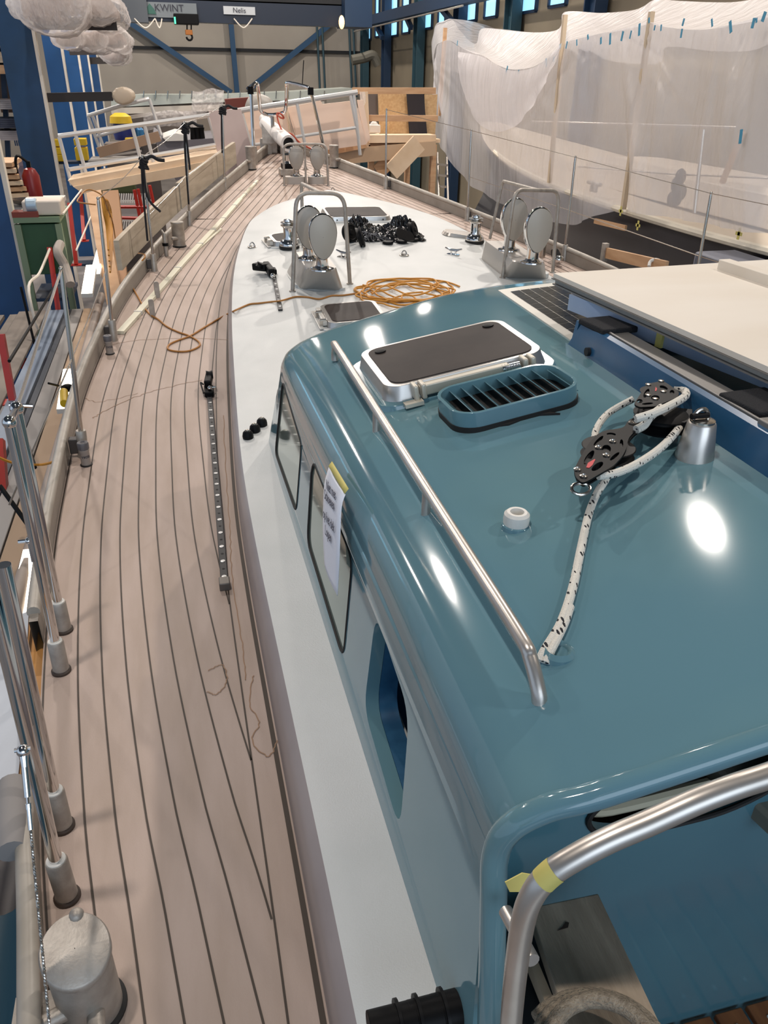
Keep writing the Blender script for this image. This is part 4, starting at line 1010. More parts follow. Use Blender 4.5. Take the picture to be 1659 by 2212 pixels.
obj('sheave_box', MB().beam(b_-dd*.0+Vector((-.005, 0, .055)), b_+dd*.14+Vector((.012, 0, .06)), .042, .05), BLACK, t, bevel=.01)
obj('roller', MB().lathe([(.026, -.02), (.02, 0), (.026, .02)], b_+dd*.11+Vector((.012, 0, .075)), 20, M=Matrix.Rotation(PI/2, 4, 'Y')), BLACKM, t)
obj('pin', MB().ball(b_-dd*.03+Vector((.006, -.01, .05)), .014).tube([b_-dd*.035+Vector((.005, 0, .05)), b_-dd*.03+Vector((.04, 0, .05))], .006, 8), CHROME, t)
obj('control_line', MB().tube(catmull([b_+dd*.0+Vector((-.03, 0, .06)), b_+dd*.05+Vector((-.045, 0, .05)), b_-dd*.06+Vector((-.032, 0, .03))], 5), .005, 6), BLACK, t)
a = onroofw(606, 672); b_ = onroofw(592, 600); t = track('short black sheet track on the white coachroof near the port edge', a, b_, ztr, 6, .03)
t = thing('track_car', 'black sheet car with tumbled block on the white coachroof', 'car', b_)
c = onroofw(590, 594); obj('carriage', MB().box(c+Vector((0, 0, .03)), (.05, .1, .04)), BLACK, t, bevel=.008)
obj('sheave_box', MB().beam(onroofw(588, 590, .04), onroofw(574, 572, .05), .05, .06), BLACK, t, bevel=.012)
obj('upper_block', MB().beam(onroofw(578, 578, .055), onroofw(550, 575, .05), .07, .055), BLACK, t, bevel=.012)
obj('roller', MB().lathe([(.03, -.016), (.022, 0), (.03, .016)], onroofw(562, 573, .075), 20, M=Matrix.Rotation(.5, 4, 'Y')), BLACKM, t)
obj('pin', MB().ball(onroofw(589, 595, .06), .018), CHROME, t)
# three black deck organiser studs
t = None
for k, (px, lab) in enumerate([((536, 946), 'left'), ((551, 932), 'middle'), ((566, 919), 'right')]):
    p = onroofw(*px); u = thing('rope_stud', lab+' one of three black domed fittings beside the teal deckhouse front corner', 'fitting', p)
    obj('dome', MB().lathe([(.026, 0), (.027, .012), (.024, .028), (.015, .038), (.009, .038)], n=20), BLACKM, u, world=False)
    obj('bolt_head', MB().lathe([(.009, .036), (.008, .043), (.003, .044)], n=12), STEEL, u, world=False)
# hatches of the coachroof
zn = lambda p: Vector((-(ztr(p.x+.02, p.y)-ztr(p.x-.02, p.y))/.04, -(ztr(p.x, p.y+.02)-ztr(p.x, p.y-.02))/.04, 1)).normalized()
def chatch(lab, cpx, W, D, rz=0, hinge=True):
    t, Mx = hatch('coachroof_hatch', lab, cpx, W, D, ztr, zn, .045, rz=rz)
    if hinge:
        obj('hinge_bar', lbox(lbox(MB(), (-W/2-.008, 0, .03), (.028, D*.7, .03), Mx), (-W/2-.035, 0, .008), (.03, D*.85, .012), Mx), mat('pale_hinge', 'c9c6c0', .4, .3), t, bevel=.004)
        for y in (-D*.3, D*.1): obj('hinge_lug', lbox(MB(), (-W/2-.018, y, .032), (.05, .025, .045), Mx), STEEL, t, bevel=.005)
    return t, Mx
chatch('square smoked hatch on the white coachroof, half hidden by the teal roof edge', (762, 672), .40, .40)
chatch('small smoked hatch beside the port winch', (620, 510), .30, .30, rz=.1)
t, Mx = chatch('wide smoked hatch at the front of the coachroof', (768, 457), .62, .42, hinge=False)
tag(t, cat='hatch')
for x in (-.22, .22): obj('vent_hole', lbox(MB(), (x, -.21, .02), (.01, .01, .01), Mx), DARK, t)
b = onroofw(1010, 512); t = thing('hatch_cover', 'low polished oblong cover plate beside the starboard winch', 'cover', b)
Mx = frame_at(b, zn(b), -.25); obj('cover_plate', MB().prism(rrect(.36, .2, .07), 0, .03, M=Mx @ Matrix.Translation((-.06, 0, 0)), top=.88), ALU, t, bevel=.004)
# winches
def winch(lab, px, s=1):
    p = onroofw(*px); t = thing('sheet_winch', lab, 'winch', p)
    obj('rubber_base', MB().lathe([(.085*s, 0), (.085*s, .022*s)], n=32), RUBBER, t, world=False)
    obj('skirt', MB().lathe([(.082*s, .022*s), (.083*s, .035*s), (.07*s, .06*s), (.05*s, .075*s)], n=32), CHROME, t, world=False)
    obj('drum', MB().lathe([(.05*s, .07*s), (.043*s, .095*s), (.045*s, .165*s), (.06*s, .178*s)], n=32), CHROME, t, world=False)
    obj('rope_stripper', MB().lathe([(.064*s, .178*s), (.066*s, .186*s), (.045*s, .190*s), (.046*s, .196*s), (.064*s, .202*s), (.062*s, .210*s), (.04*s, .214*s)], n=32), STEEL, t, world=False)
    obj('handle_socket', MB().lathe([(.038*s, .214*s), (.036*s, .228*s), (.014*s, .231*s), (.013*s, .226*s)], n=24), CHROME, t, world=False)
    return t
winch('chrome two-speed winch on the starboard side of the white coachroof', (1025, 524))
winch('chrome winch half hidden behind the port vent guard', (625, 536))
# padeyes and cleats
def padeye(lab, px, surf=onroofw):
    p = surf(*px); t = thing('padeye', lab, 'padeye', p)
    obj('base', MB().lathe([(.04, 0), (.04, .006), (.035, .009)], n=24), STEEL, t, world=False)
    obj('loop', MB().tube([(.02*math.cos(a), 0, .006+.032*math.sin(a)) for a in [PI*k/10 for k in range(11)]], .0055, 8), CHROME, t, world=False)
padeye('round padeye on the port edge of the coachroof', (545, 534)); padeye('round padeye in the middle of the white coachroof', (873, 552)); padeye('round padeye on the foredeck behind the windlass vents', (719, 413), ondeck)
def cleat(lab, px, rz):
    p = onroofw(*px); t = thing('cleat', lab, 'cleat', p, rz)
    obj('base', MB().prism(rrect(.11, .05, .015), 0, .005), CHROME, t, world=False)
    obj('horns', MB().tube([(-.075, 0, .05), (-.03, 0, .038), (.03, 0, .038), (.075, 0, .05)], [.006, .009, .009, .006], 10), CHROME, t, world=False)
    obj('legs', MB().tube([(-.02, 0, .0), (-.02, 0, .038)], .008, 8).tube([(.02, 0, .0), (.02, 0, .038)], .008, 8), CHROME, t, world=False)
cleat('small chrome cleat on the white coachroof near the starboard vents', (979, 550), -.7); cleat('small chrome cleat half hidden behind the right leg of the port vent guard', (742, 556), -.9)
# ---- cowl vents
def egg(a, s=1):      # outline of the cowl mouth in (x, z), wide at the top
    x = math.cos(a)*.098*(1+.18*math.sin(a)); z = .155*math.sin(a); return x*s, z*s
def cowl(lab, p, s=1, rz=0, grp=None):
    t = thing('cowl_vent', lab, 'vent', p, rz, grp)
    n = 32; m = MB(); zc = .235*s
    for k, (sc, y, dz) in enumerate([(1.0, -.05, 0), (1.03, -.045, 0), (1.02, -.02, 0), (.96, .015, -.005), (.86, .045, -.015), (.68, .07, -.03), (.42, .085, -.05), (.01, .09, -.06)]):
        for i in range(n):
            x, z = egg(2*PI*i/n, s); m.v.append(Vector((x*sc, y*s, zc+dz*s+z*sc)))
    for k in range(7):
        for i in range(n): m.face((k*n+i, k*n+(i+1) % n, (k+1)*n+(i+1) % n, (k+1)*n+i))
    obj('hood', m, CHROME, t, world=False, sharp=60)
    m = MB(); 
    for k, (sc, y) in enumerate([(.97, -.048), (.975, -.056), (.93, -.059), (.01, -.060)]):
        for i in range(n):
            x, z = egg(2*PI*i/n, s); m.v.append(Vector((x*sc, y*s, zc+z*sc)))
    for k in range(3):
        for i in range(n): m.face((k*n+i, k*n+(i+1) % n, (k+1)*n+(i+1) % n, (k+1)*n+i))
    obj('mouth_cover', m, COVER, t, world=False, sharp=50)
    obj('neck', MB().lathe([(.062*s, .01*s), (.045*s, .03*s), (.043*s, .09*s), (.06*s, .18*s), (.05*s, .22*s)], (0, .018*s, 0), 24), CHROME, t, world=False)
    obj('deck_ring', MB().lathe([(.088*s, 0), (.086*s, .008*s), (.06*s, .014*s)], (0, .018*s, 0), 28), CHROME, t, world=False)
    return t
def hoop(name, lab, pts, r=.0135, mid=None, m=ALUM):
    t = thing(name, lab, 'guard rail', pts[0]); obj('tube', MB().tube(pts, r, 12), m, t)
    if mid: obj('middle_leg', MB().tube(mid, r*.9, 10), m, t)
    for p in (pts[0], pts[-1]): obj('foot', MB().lathe([(.026, -.004), (.024, .006)], p, 16), m, t)
    return t
def arch(f1, f2, t1, t2, rad=.07, n=8):
    out = [f1]; u = (t2-t1).normalized(); v1 = (t1-f1).normalized(); v2 = (f2-t2).normalized()
    for k in range(n+1):
        q = k/n; a = t1-v1*rad; b = t1+u*rad; out.append(a*(1-q)**2+t1*2*q*(1-q)+b*q*q)
    for k in range(n+1):
        q = k/n; a = t2-u*rad; b = t2+v2*rad; out.append(a*(1-q)**2+t2*2*q*(1-q)+b*q*q)
    return out+[f2]
def dorade(side, lab, bl, br, fl, frt, tops4, near, far, hoops):
    cx = (bl+br)/2; t = thing('dorade_box', lab, 'dorade box', (bl+br+fl+frt)/4)
    h = .15
    bot = [bl, br, frt, fl]; c = (bl+br+fl+frt)/4
    b = MB(); o1 = rpoly([(v.x, v.y) for v in bot], .05, 5)
    o2 = [(c.x+(x-c.x)*.68, c.y+.01+(y-c.y)*.86) for x, y in o1]
    n = len(o1); zb_ = c.z-.02; zt_ = c.z+h
    rings = [[(x, y, ztr(x, y)-.01) for x, y in o1], [(c.x+(x-c.x)*.72, c.y+(y-c.y)*.88, zt_-.008) for x, y in o1], [(c.x+(x-c.x)*.69, c.y+(y-c.y)*.865, zt_) for x, y in o1]]
    for rg in rings: b.v += [Vector(v) for v in rg]
    for k in range(2):
        for i in range(n): b.face((k*n+i, k*n+(i+1) % n, (k+1)*n+(i+1) % n, (k+1)*n+i))
    b.face(tuple(2*n+i for i in range(n)))
    obj('housing', b, mat('satin_aluminium_box', 'b9b4ae', .38, .6), t, sharp=40)
    return t, c, zt_
DH = .165
def dbox(lab, bl, br, fl, tl, tr, tf):
    bl, br, fl = [onroofw(*q) for q in (bl, br, fl)]; fr = br+fl-bl; c = (br+fl)/2; zt_ = c.z+DH
    tl, tr, tf = [P(*q, z=zt_) for q in (tl, tr, tf)]; tq = tr+tf-tl
    t = thing('dorade_box', lab, 'dorade box', c); b = MB()
    o1 = rpoly([(v.x, v.y) for v in (bl, br, fr, fl)], .07, 5); o2 = rpoly([(v.x, v.y) for v in (tl, tr, tq, tf)], .05, 5)
    c2 = Vector((sum(x for x, y in o2)/len(o2), sum(y for x, y in o2)/len(o2))); n = len(o1)
    rings = [[(x, y, ztr(x, y)-.012) for x, y in o1], [(x, y, zt_-.008) for x, y in o2], [(c2.x+(x-c2.x)*.96, c2.y+(y-c2.y)*.98, zt_) for x, y in o2]]
    for rg in rings: b.v += [Vector(v) for v in rg]
    for k in range(2):
        for i in range(n): b.face((k*n+i, k*n+(i+1) % n, (k+1)*n+(i+1) % n, (k+1)*n+i))
    b.face(tuple(2*n+i for i in range(n)))
    obj('housing', b, mat('satin_aluminium_box', 'b9b4ae', .38, .6), t, sharp=40)
    obj('base_flange', MB().prism([(c.x+(x-c.x)*1.06, c.y+(y-c.y)*1.04) for x, y in o1], c.z-.03, c.z+.004), WHITE, t)
    return c, zt_
c, zt_ = dbox('tapered grey dorade box on the port side of the coachroof', (641, 624), (746, 628), (616, 582), (660, 580), (729, 580), (638, 543))
cowl('near egg-faced cowl vent on the port dorade box', P(697, 583, z=zt_)+Vector((0, .0, 0)), .95)
cowl('far egg-faced cowl vent on the port dorade box', P(668, 560, z=zt_), .95)
def vguard(lab, fl_, fr_, h1, skew=0):
    f1, f2 = fl_, fr_; zt2 = max(f1.z, f2.z)+h1
    hoop('vent_guard', lab, arch(f1, f2, Vector((f1.x+.02, f1.y, zt2)), Vector((f2.x-.02, f2.y, zt2)), .09))
def guard3(lab, f1, f2, t1, t2, ft, fb_):
    f1, f2 = onroofw(*f1), onroofw(*f2); a, b_ = top_at(f1, *t1), top_at(f2, *t2); m = (a+b_)/2; fbp = onroofw(*fb_); q = top_at(fbp, *ft)
    t = hoop('vent_guard', lab, arch(f1, f2, a, b_, .10), .0145); v1 = (m-q).normalized(); v2 = (fbp-q).normalized(); pts = [m]
    for k in range(9):
        s = k/8; A = q+v1*.06; B = q+v2*.06; pts.append(A*(1-s)**2+q*2*s*(1-s)+B*s*s)
    obj('rear_leg', MB().tube(pts+[fbp], .0135, 12), ALUM, t)
guard3('three-legged tubular guard around the port cowl vents', (632, 629), (756, 613), (640, 416), (743, 418), (651, 396), (655, 535))
c, zt_ = dbox('tapered grey dorade box on the starboard side of the coachroof', (1090, 600), (1186, 602), (1035, 556), (1110, 564), (1180, 566), (1046, 519))
cowl('near egg-faced cowl vent on the starboard dorade box', P(1151, 568, z=zt_), 1.0)
cowl('far egg-faced cowl vent on the starboard dorade box', P(1101, 541, z=zt_), 1.0)
guard3('three-legged tubular guard around the starboard cowl vents', (1085, 600), (1194, 588), (1112, 410), (1208, 412), (1086, 391), (1058, 516))
# starboard side deck gear behind the vents
b = P(1193, 585, z=.35); bb = ondeck(1205, 575)
t = thing('stowed_gear', 'polished steel and black fittings behind the starboard vent guard', 'fittings', bb)
obj('steel_block', MB().ball(bb+Vector((.0, .0, .06)), .055, sc=(1, .8, .7)), CHROME, t); obj('rubber_ring', MB().lathe([(.07, -.02), (.075, 0), (.07, .02)], bb+Vector((.03, .12, .07)), 20, M=Matrix.Rotation(1.2, 4, 'Y')), RUBBER, t); obj('peg', MB().lathe([(.03, 0), (.03, .15), (.04, .16), (.04, .2)], bb+Vector((-.03, .3, .0)), 18), STEEL, t)
# ---- yellow cord coil, brown cord
def cw_(x, y, off=.006): return onroofw(x, y, off)
cl = MB(); rr = random.Random(3)
for k in range(6):
    pts = []; n_ = 26; ex_, ey_ = 105+rr.uniform(-32, 14), 28+rr.uniform(-12, 6); ox, oy = rr.uniform(-10, 14), rr.uniform(-3, 6)
    for i in range(n_):
        a = 2*PI*i/n_; wv = 1+.07*math.sin(a*5+k*1.7)+.04*math.sin(a*9+k)
        pts.append(cw_(872+ox+ex_*math.cos(a)*wv*.95, 628+oy-abs(0)+ey_*math.sin(a)*wv, .006+.008*(k % 3)))
    cl.tube(catmull(pts, 3, True), .006, 6, closed=True)
for k in range(4):
    y0 = 618+k*9; pts = [cw_(790+rr.uniform(-15, 15)+i*22, y0+9*math.sin(i*1.3+k*2)+rr.uniform(-3, 3), .02) for i in range(8)]
    cl.tube(catmull(pts, 4), .006, 6)
cl.tube(catmull([cw_(930, 618, .02), cw_(955, 608, .008), cw_(975, 612, .008), cw_(993, 619, .008)], 4), .006, 6)
tag(obj('orange_cord_coil', cl, ROPEY), 'tangled coil of orange cord lying on the white coachroof', 'cord')
bc = [cw_(768, 634), cw_(740, 638), cw_(715, 639), cw_(690, 646), cw_(665, 642), cw_(640, 641), cw_(620, 646), cw_(605, 650, .02), cw_(585, 652), cw_(560, 655), cw_(540, 657), cw_(520, 665), cw_(503, 673, .004)]
bc += [ondeck(x, y, .007) for x, y in [(492, 678), (470, 690), (440, 708), (412, 725), (385, 735), (366, 744), (363, 754), (382, 759), (408, 758), (430, 748), (429, 738), (410, 726), (385, 717), (360, 705), (342, 690), (325, 680), (310, 662), (297, 640), (285, 618), (273, 595)]]
bpt = P(262, 560, Y=bc[-1].y+.5); 
bc += [Vector((bw(bc[-1].y+.12)+.0, bc[-1].y+.12, sh(bc[-1].y)+HB+.045)), P(256, 545, X=-.62), P(250, 520, X=-.63), P(243, 480, X=-.64), P(232, 450, X=-.64), P(222, 424, X=-.64), P(200, 411, X=-.72), P(184, 412, X=-.78), P(172, 425, X=-.8), P(168, 436, X=-.78), P(190, 440, X=-.72), P(206, 442, X=-.66)]
tag(obj('extension_cord', MB().tube(catmull(bc, 5), .0062, 8), mat('ochre_cord', 'a87233', .6)), 'ochre cord snaking from the bulwark across the port deck to the coachroof', 'cord')
hk_ = MB()
for k in range(5):
    x = 222+k*3; hk_.tube(catmull([P(x-2, 425+k*2, X=-.65), P(x+2+k, 460, X=-.65), P(x+8, 490+k*9, X=-.65), P(x+12-k*2, 540+k*12, X=-.65)], 5), .009, 6)
tag(obj('cord_bundle', hk_, ROPEY), 'bundle of orange cord hanging over the bulwark beside the bare stanchion', 'cord')
# black bag with blocks on the coachroof
bg_ = thing('black_block_bag', 'heap of black rope blocks and torn black plastic bag on the coachroof', 'blocks', onroofw(820, 510))
def crump(c, sx, sy, h, seed, n=26):
    m = MB()
    def f(u, v):
        r_ = v; a = 2*PI*u; x = c.x+sx*r_*math.cos(a)*(1+.25*noise.noise(Vector((math.cos(a)*1.5, math.sin(a)*1.5, seed)))); y = c.y+sy*r_*math.sin(a)*(1+.25*noise.noise(Vector((math.sin(a)*1.5, math.cos(a)*1.5, seed+4))))
        z = ztr(x, y)+.004+h*(1-r_**2)*(1+.8*noise.noise(Vector((x*9, y*9, seed))))+.03*abs(noise.noise(Vector((x*22, y*22, seed))))
        return (x, y, z)
    m.grid(f, n*2, n//2); return m
BAG = mat('black_glossy_bag', '121214', .16, bump=.7, bscale=35, spec=.7)
def cloth(c, sx, sy, seed, hh):
    def f(u, v):
        x = (u-.5)*2; y = (v-.5)*2
        x2 = x*sx*(1+.12*noise.noise(Vector((y*3, seed, 0)))); y2 = y*sy*(1-.35*abs(x))+.05*noise.noise(Vector((x*4, seed, 2)))
        e = max(0, 1-max(abs(x), abs(y))**2.5)
        z = hh*e*(.35+.9*abs(noise.noise(Vector((x*2.2, y*1.6, seed))))+.5*abs(noise.noise(Vector((x*6+y*3, y*3, seed+3)))))+.02*abs(noise.noise(Vector((x*15, y*9, seed))))
        X_, Y_ = c.x+x2, c.y+y2; return (X_, Y_, ztr(X_, Y_)+.004+z)
    return MB().grid(f, 60, 40)
c0 = onroofw(832, 512); obj('bag', cloth(c0, .34, .19, 1.2, .11), BAG, bg_, sharp=25)
c1_ = onroofw(775, 503); obj('bag_flap', cloth(c1_, .13, .15, 3.3, .16), BAG, bg_, sharp=25)
c2_ = onroofw(870, 498); obj('bag_flap', cloth(c2_, .12, .10, 7.1, .15), BAG, bg_, sharp=25)
th = MB(); rr = random.Random(9)
for k in range(14):
    a_ = onroofw(790+rr.uniform(-10, 30), 500+rr.uniform(-4, 6), .07); b__ = onroofw(800+rr.uniform(-25, 60), 524+rr.uniform(-3, 2), .006); th.tube(catmull([a_, (a_+b__)/2+Vector((rr.uniform(-.03, .03), 0, .02)), b__], 4), .002, 4)
obj('loose_threads', th, mat('grey_thread', '6a6a70', .6), bg_)
for k, (px, rz_, s_) in enumerate([((778, 512), 1.35, .085), ((892, 497), 1.3, .075), ((756, 503), 1.2, .08)]):
    p = onroofw(*px, .075); obj('block_wheel', MB().lathe([(s_*.3, -.025), (s_, -.02), (s_*.85, 0), (s_, .02), (s_*.75, .026), (s_*.7, .018), (s_*.3, .018), (s_*.25, .03)], p, 28, M=Matrix.Rotation(rz_-(.3*k), 4, 'Z') @ Matrix.Rotation(1.25, 4, 'X')), BLACKM, bg_, bevel=.002)
p = onroofw(872, 508, .07); obj('block_cheek', MB().prism(rpoly([(-.11, -.04), (.02, -.055), (.12, -.03), (.09, .04), (-.09, .04)], .03), 0, .02, M=Matrix.Translation(p) @ Matrix.Rotation(.9, 4, 'X') @ Matrix.Rotation(.5, 4, 'Y')), BLACKM, bg_, bevel=.004)
for k, px in enumerate([(838, 524), (868, 522), (893, 518)]):
    p = onroofw(*px, .012); obj('small_block', MB().lathe([(.045, -.01), (.047, 0), (.045, .012), (.02, .014)], p, 20), BLACKM, bg_, bevel=.002)
# ---- foredeck: two vents with a guard, windlass, bow gear
fb = [ondeck(640, 398), ondeck(688, 398)]
for k, lab in enumerate(['left one of two cowl vents on the foredeck inside the tubular guard', 'right one of two cowl vents on the foredeck inside the tubular guard']):
    p = fb[k]+Vector((0, .08, 0)); ht = thing('ventilation_box', ['left', 'right'][k]+' low grey box under a foredeck cowl vent', 'vent box', p)
    obj('plinth', MB().prism(rrect(.27 if k == 0 else .23, .17, .06), -.01, .085), mat('grey_base', 'b3aaa0', .45, .2), ht, world=False, bevel=.006)
    cowl(lab, (p.x-(.0 if k else -.02), p.y, p.z+.085), .92)
f1, f2 = ondeck(614, 401), ondeck(709, 401); zt2 = f1.z+.47
mid0 = ondeck(661, 398); hoop('vent_guard', 'three-legged tubular guard around the foredeck vents', arch(f1, f2, Vector((f1.x+.01, f1.y, zt2)), Vector((f2.x-.01, f2.y, zt2)), .09), .0145, [mid0, Vector((mid0.x, mid0.y, zt2))])
wp_ = ondeck(622, 378); t = thing('anchor_windlass', 'small chrome and black windlass behind the left foredeck vent', 'windlass', wp_)
obj('base', MB().box((wp_+Vector((0, 0, .04))), (.22, .2, .08)), ALUM, t, bevel=.01); obj('motor', MB().box(wp_+Vector((.02, 0, .11)), (.2, .14, .06)), BLACK, t, bevel=.01); obj('gypsy', MB().lathe([(.07, .14), (.05, .17), (.055, .24), (.03, .26)], wp_, 20), CHROME, t)
for k, px in enumerate([(690, 372), (705, 380)]): padeye(['small deck eye beside the right foredeck vent', 'second small deck eye beside the right foredeck vent'][k], (px[0]-30+k*8, px[1]-6), ondeck)
# stem: boxes, mast-like tubes, pulpit
bz = sh(12.2)
t = thing('bow_roller_box', 'grey aluminium anchor box with a raised post at the very bow', 'box', ondeck(600, 332))
a = ondeck(563, 333); b_ = ondeck(645, 333)
obj('box_left', MB().prism([(a.x, a.y), (ondeck(588, 333).x, a.y), (ondeck(588, 333).x, a.y+.5), (a.x+.15, a.y+.5)], bz-.05, bz+.22), ALUM, t, bevel=.004)
obj('box_right', MB().prism([(ondeck(606, 333).x, a.y), (b_.x, a.y), (b_.x-.02, a.y+.5), (ondeck(606, 333).x, a.y+.5)], bz-.05, bz+.20), ALUM, t, bevel=.004)
pb = ondeck(592, 330); pa = top_at(pb, 589, 252); obj('post', MB().box((pb.x, pb.y, (pb.z+pa.z)/2-.12), (.09, .08, (pa.z-pb.z)-.24)), ALUM, t, bevel=.003)
obj('post_head', MB().tube([Vector((pb.x, pb.y, pa.z-.27)), Vector((pb.x, pb.y, pa.z))], .028, 10), STEEL, t)
obj('fin_plate', MB().prism([(0, 0), (.2, 0), (0, .26)], 0, .01, M=Matrix.Translation(P(567, 310, Y=12.3)) @ RX90), ALUM, t)
PW_M = mat('white_tube', 'd9d4cf', .4)
def pipe(lab, a, b_, r, m=PW_M):
    t = thing('bow_tube', lab, 'tube', (a+b_)/2); d = (b_-a).normalized(); R_ = Vector((0, 0, 1)).rotation_difference(d).to_matrix().to_4x4(); L_ = (b_-a).length
    obj('sleeve', MB().lathe([(r*.72, .12), (r*.72, 0), (r, 0), (r, L_), (r*.7, L_+.02)], a, 28, M=R_), m, t, sharp=40); 
    obj('bore', MB().lathe([(r*.71, .1), (r*.71, .11)], a, 24, M=R_), RUBBER, t); return t
pipe('thick white-ended tube pointing at the viewer at the bow', P(624, 310, Y=11.6), P(575, 268, Y=13.3), .105)
pipe('pale smooth tube sloping up over the bow', P(606, 300, Y=12.6), P(570, 256, Y=13.4), .075, mat('pale_tube', 'cfc8c4', .35))
tag(obj('knotted_cord', MB().tube(catmull([P(598, 246, Y=12.3), P(606, 254, Y=12.2), P(613, 255, Y=12.2), P(608, 247, Y=12.2), P(599, 245, Y=12.3), P(601, 262, Y=12.2), P(612, 285, Y=12.0), P(630, 290, Y=11.9), P(650, 310, Y=11.9), P(690, 330, Y=11.9)], 5), .012, 6), mat('red_cord_fibre', 'a5452f', .7)), 'thin red cord knotted on the pulpit and hanging over the tube', 'cord')
def pul(pp, Y): return [P(x, y, Y=Y+dy) for x, y, dy in pp]
pt = thing('bow_pulpit', 'polished tubular pulpit of two tall loops at the bow', 'pulpit', ondeck(600, 330))
obj('port_loop', MB().tube(catmull(pul([(548, 325, 0), (545, 260, 0), (543, 200, 0), (546, 186, .05), (553, 180, .1), (557, 186, .2), (560, 215, .4), (563, 238, .6), (575, 247, .65), (590, 248, .65)], 11.7), 5), .024, 10), CHROME, pt)
obj('starboard_loop', MB().tube(catmull(pul([(701, 325, 0), (690, 275, 0), (675, 210, .0), (668, 192, 0), (655, 186, .1), (622, 179, .3), (619, 190, .4), (617, 235, .6), (608, 245, .65), (590, 248, .65)], 11.7), 5), .024, 10), CHROME, pt)
for x, y in ((548, 325), (701, 330)):
    q = P(x, y, Y=11.7); obj('foot_socket', MB().lathe([(.045, -.18), (.045, .05)], q, 14), ALUM, pt)
for x, y in ((541, 194), (671, 196)):
    q = P(x, y, Y=11.7); obj('navigation_light', MB().lathe([(.04, -.05), (.04, .04)], q, 12), BLACK, pt)
tag(obj('whip_aerial', MB().tube([P(653, 182, Y=11.9), P(656, 130, Y=11.9)], .006, 6), BLACK), 'thin black upright aerial on the starboard pulpit loop', 'aerial')
# timber plank standing on the port bulwark
pa = [P(x, y, X=None, Y=None, z=None) if False else None for x, y in []]
def outb(x, y, off=-.10):      # point on the vertical surface just outside the port bulwark
    d = ray(x, y); a, b2 = 1.0, 14.0
    g = lambda t: (CAM+d*t).x-(bw((CAM+d*t).y)+off)
    for _ in range(40):
        m = (a+b2)/2
        if g(a)*g(m) <= 0: b2 = m
        else: a = m
    return CAM+d*a
def plank(lab, Y0_, Y1_, z0, z1, m=mat('dusty_plank', 'b8aa96', .7, col2='a39582', nscale=4, stretch=(1, .5, 4), detail=6)):
    b = MB(); 
    def f(u, v):
        Y = Y0_+(Y1_-Y0_)*u; k = [(-.085, z0), (-.085, z1), (-.125, z1), (-.125, z0)][round(v*3)]; return (bw(Y)+k[0], Y, sh(Y)+k[1])
    b.grid(f, 20, 3); Ya = Y0_; 
    b.add([(bw(Ya)-.085, Ya, sh(Ya)+z0), (bw(Ya)-.085, Ya, sh(Ya)+z1), (bw(Ya)-.125, Ya, sh(Ya)+z1), (bw(Ya)-.125, Ya, sh(Ya)+z0)], [(0, 1, 2, 3)])
    return tag(obj('side_plank', b, m), lab, 'plank')
plank('long dusty plank standing on edge along the port bulwark, near half', 6.75, 8.75, .13, .36)
plank('second dusty plank standing on edge along the port bulwark, towards the bow', 8.8, 11.1, .13, .38)
tag(obj('starboard_plank', MB().beam(P(1305, 545, X=3.75), P(1440, 577, X=3.75), .03, .09), WOOD), 'orange-brown plank clamped outside the starboard bulwark', 'plank')
tag(obj('clamp', MB().box(P(1306, 545, X=3.74), (.05, .05, .16)), ALUM, bevel=.004), 'grey clamp at the forward end of the starboard plank', 'clamp')
tag(obj('web_strap', MB().tube(catmull([P(1402, 575, X=3.7), P(1405, 565, X=3.72), P(1415, 561, X=3.75), P(1424, 563, X=3.8)], 5), .014, 8), BONE), 'pale strap looped over the starboard plank', 'strap')
# ================================================================ SURROUNDINGS
# ---- wrapped boat on the right
def b2x(Y):           # near edge of the neighbouring boat
    return 6.0+max(0, Y-12)**2*.022
def b2z(Y): return .16+.0055*(Y-9.5)**2
wb = thing('wrapped_yacht', 'dark hulled yacht under a clear plastic tent on the right', 'boat', (7.6, 12, Z0))
def h2(u, v):
    Y = 3+17.5*u; x = b2x(Y); zt_ = b2z(Y); return (x+.06+1.6*v**2.2*(1 if Y < 30 else 1), Y-v*u*1.5, zt_*(1-v)+v*(-1.9))
obj('hull', MB().grid(h2, 40, 10), HULLD, wb)
obj('starboard_hull', MB().grid(lambda u, v: (15.6-h2(u, v)[0]-.0, h2(u, v)[1], h2(u, v)[2]), 40, 10), HULLD, wb)
def d2(u, v):
    Y = 3+17.5*u; x = b2x(Y); return (x+(15.6-2*x)*v if x < 7.8 else 7.8, Y, b2z(Y))
PALED = mat('pale_deck', 'cbbfae', .6)
obj('deck', MB().grid(d2, 40, 6), PALED, wb)
obj('toe_rail', MB().tube([(b2x(Y)+.03, Y, b2z(Y)+.03) for Y in [3+i*.5 for i in range(28)]], .05, 8), mat('cream_rail', 'd8cfbd', .5), wb)
obj('coachroof', MB().prism(rrect(1.6, 9.5, .5), 0, .38, M=Matrix.Translation((7.8, 9.5, .2)), top=.92), mat('cream_coachroof', 'd6cabb', .5), wb, bevel=.03)
obj('wheelhouse', MB().box((7.7, 6.4, .95), (1.5, 2.6, .9), tap=.9), mat('pale_wheelhouse', 'b9bcc4', .4), wb, bevel=.05)
obj('hull_window', MB().prism(rrect(1.3, .22, .08), 0, .02, M=Matrix.Translation((6.02, 8.1, -.35)) @ Matrix.Rotation(PI/2, 4, 'Z') @ RX90), mat('blue_black_glass', '1d2430', .15), wb)
obj('stanchion', MB().tube([P(1462, 600, X=6.1)+Vector((0, 0, 0)), P(1462, 600, X=6.1)], .01, 6) if False else MB().tube([P(1500, 460, X=6.15), P(1520, 280, X=6.15)], .022, 8), STEEL, wb)
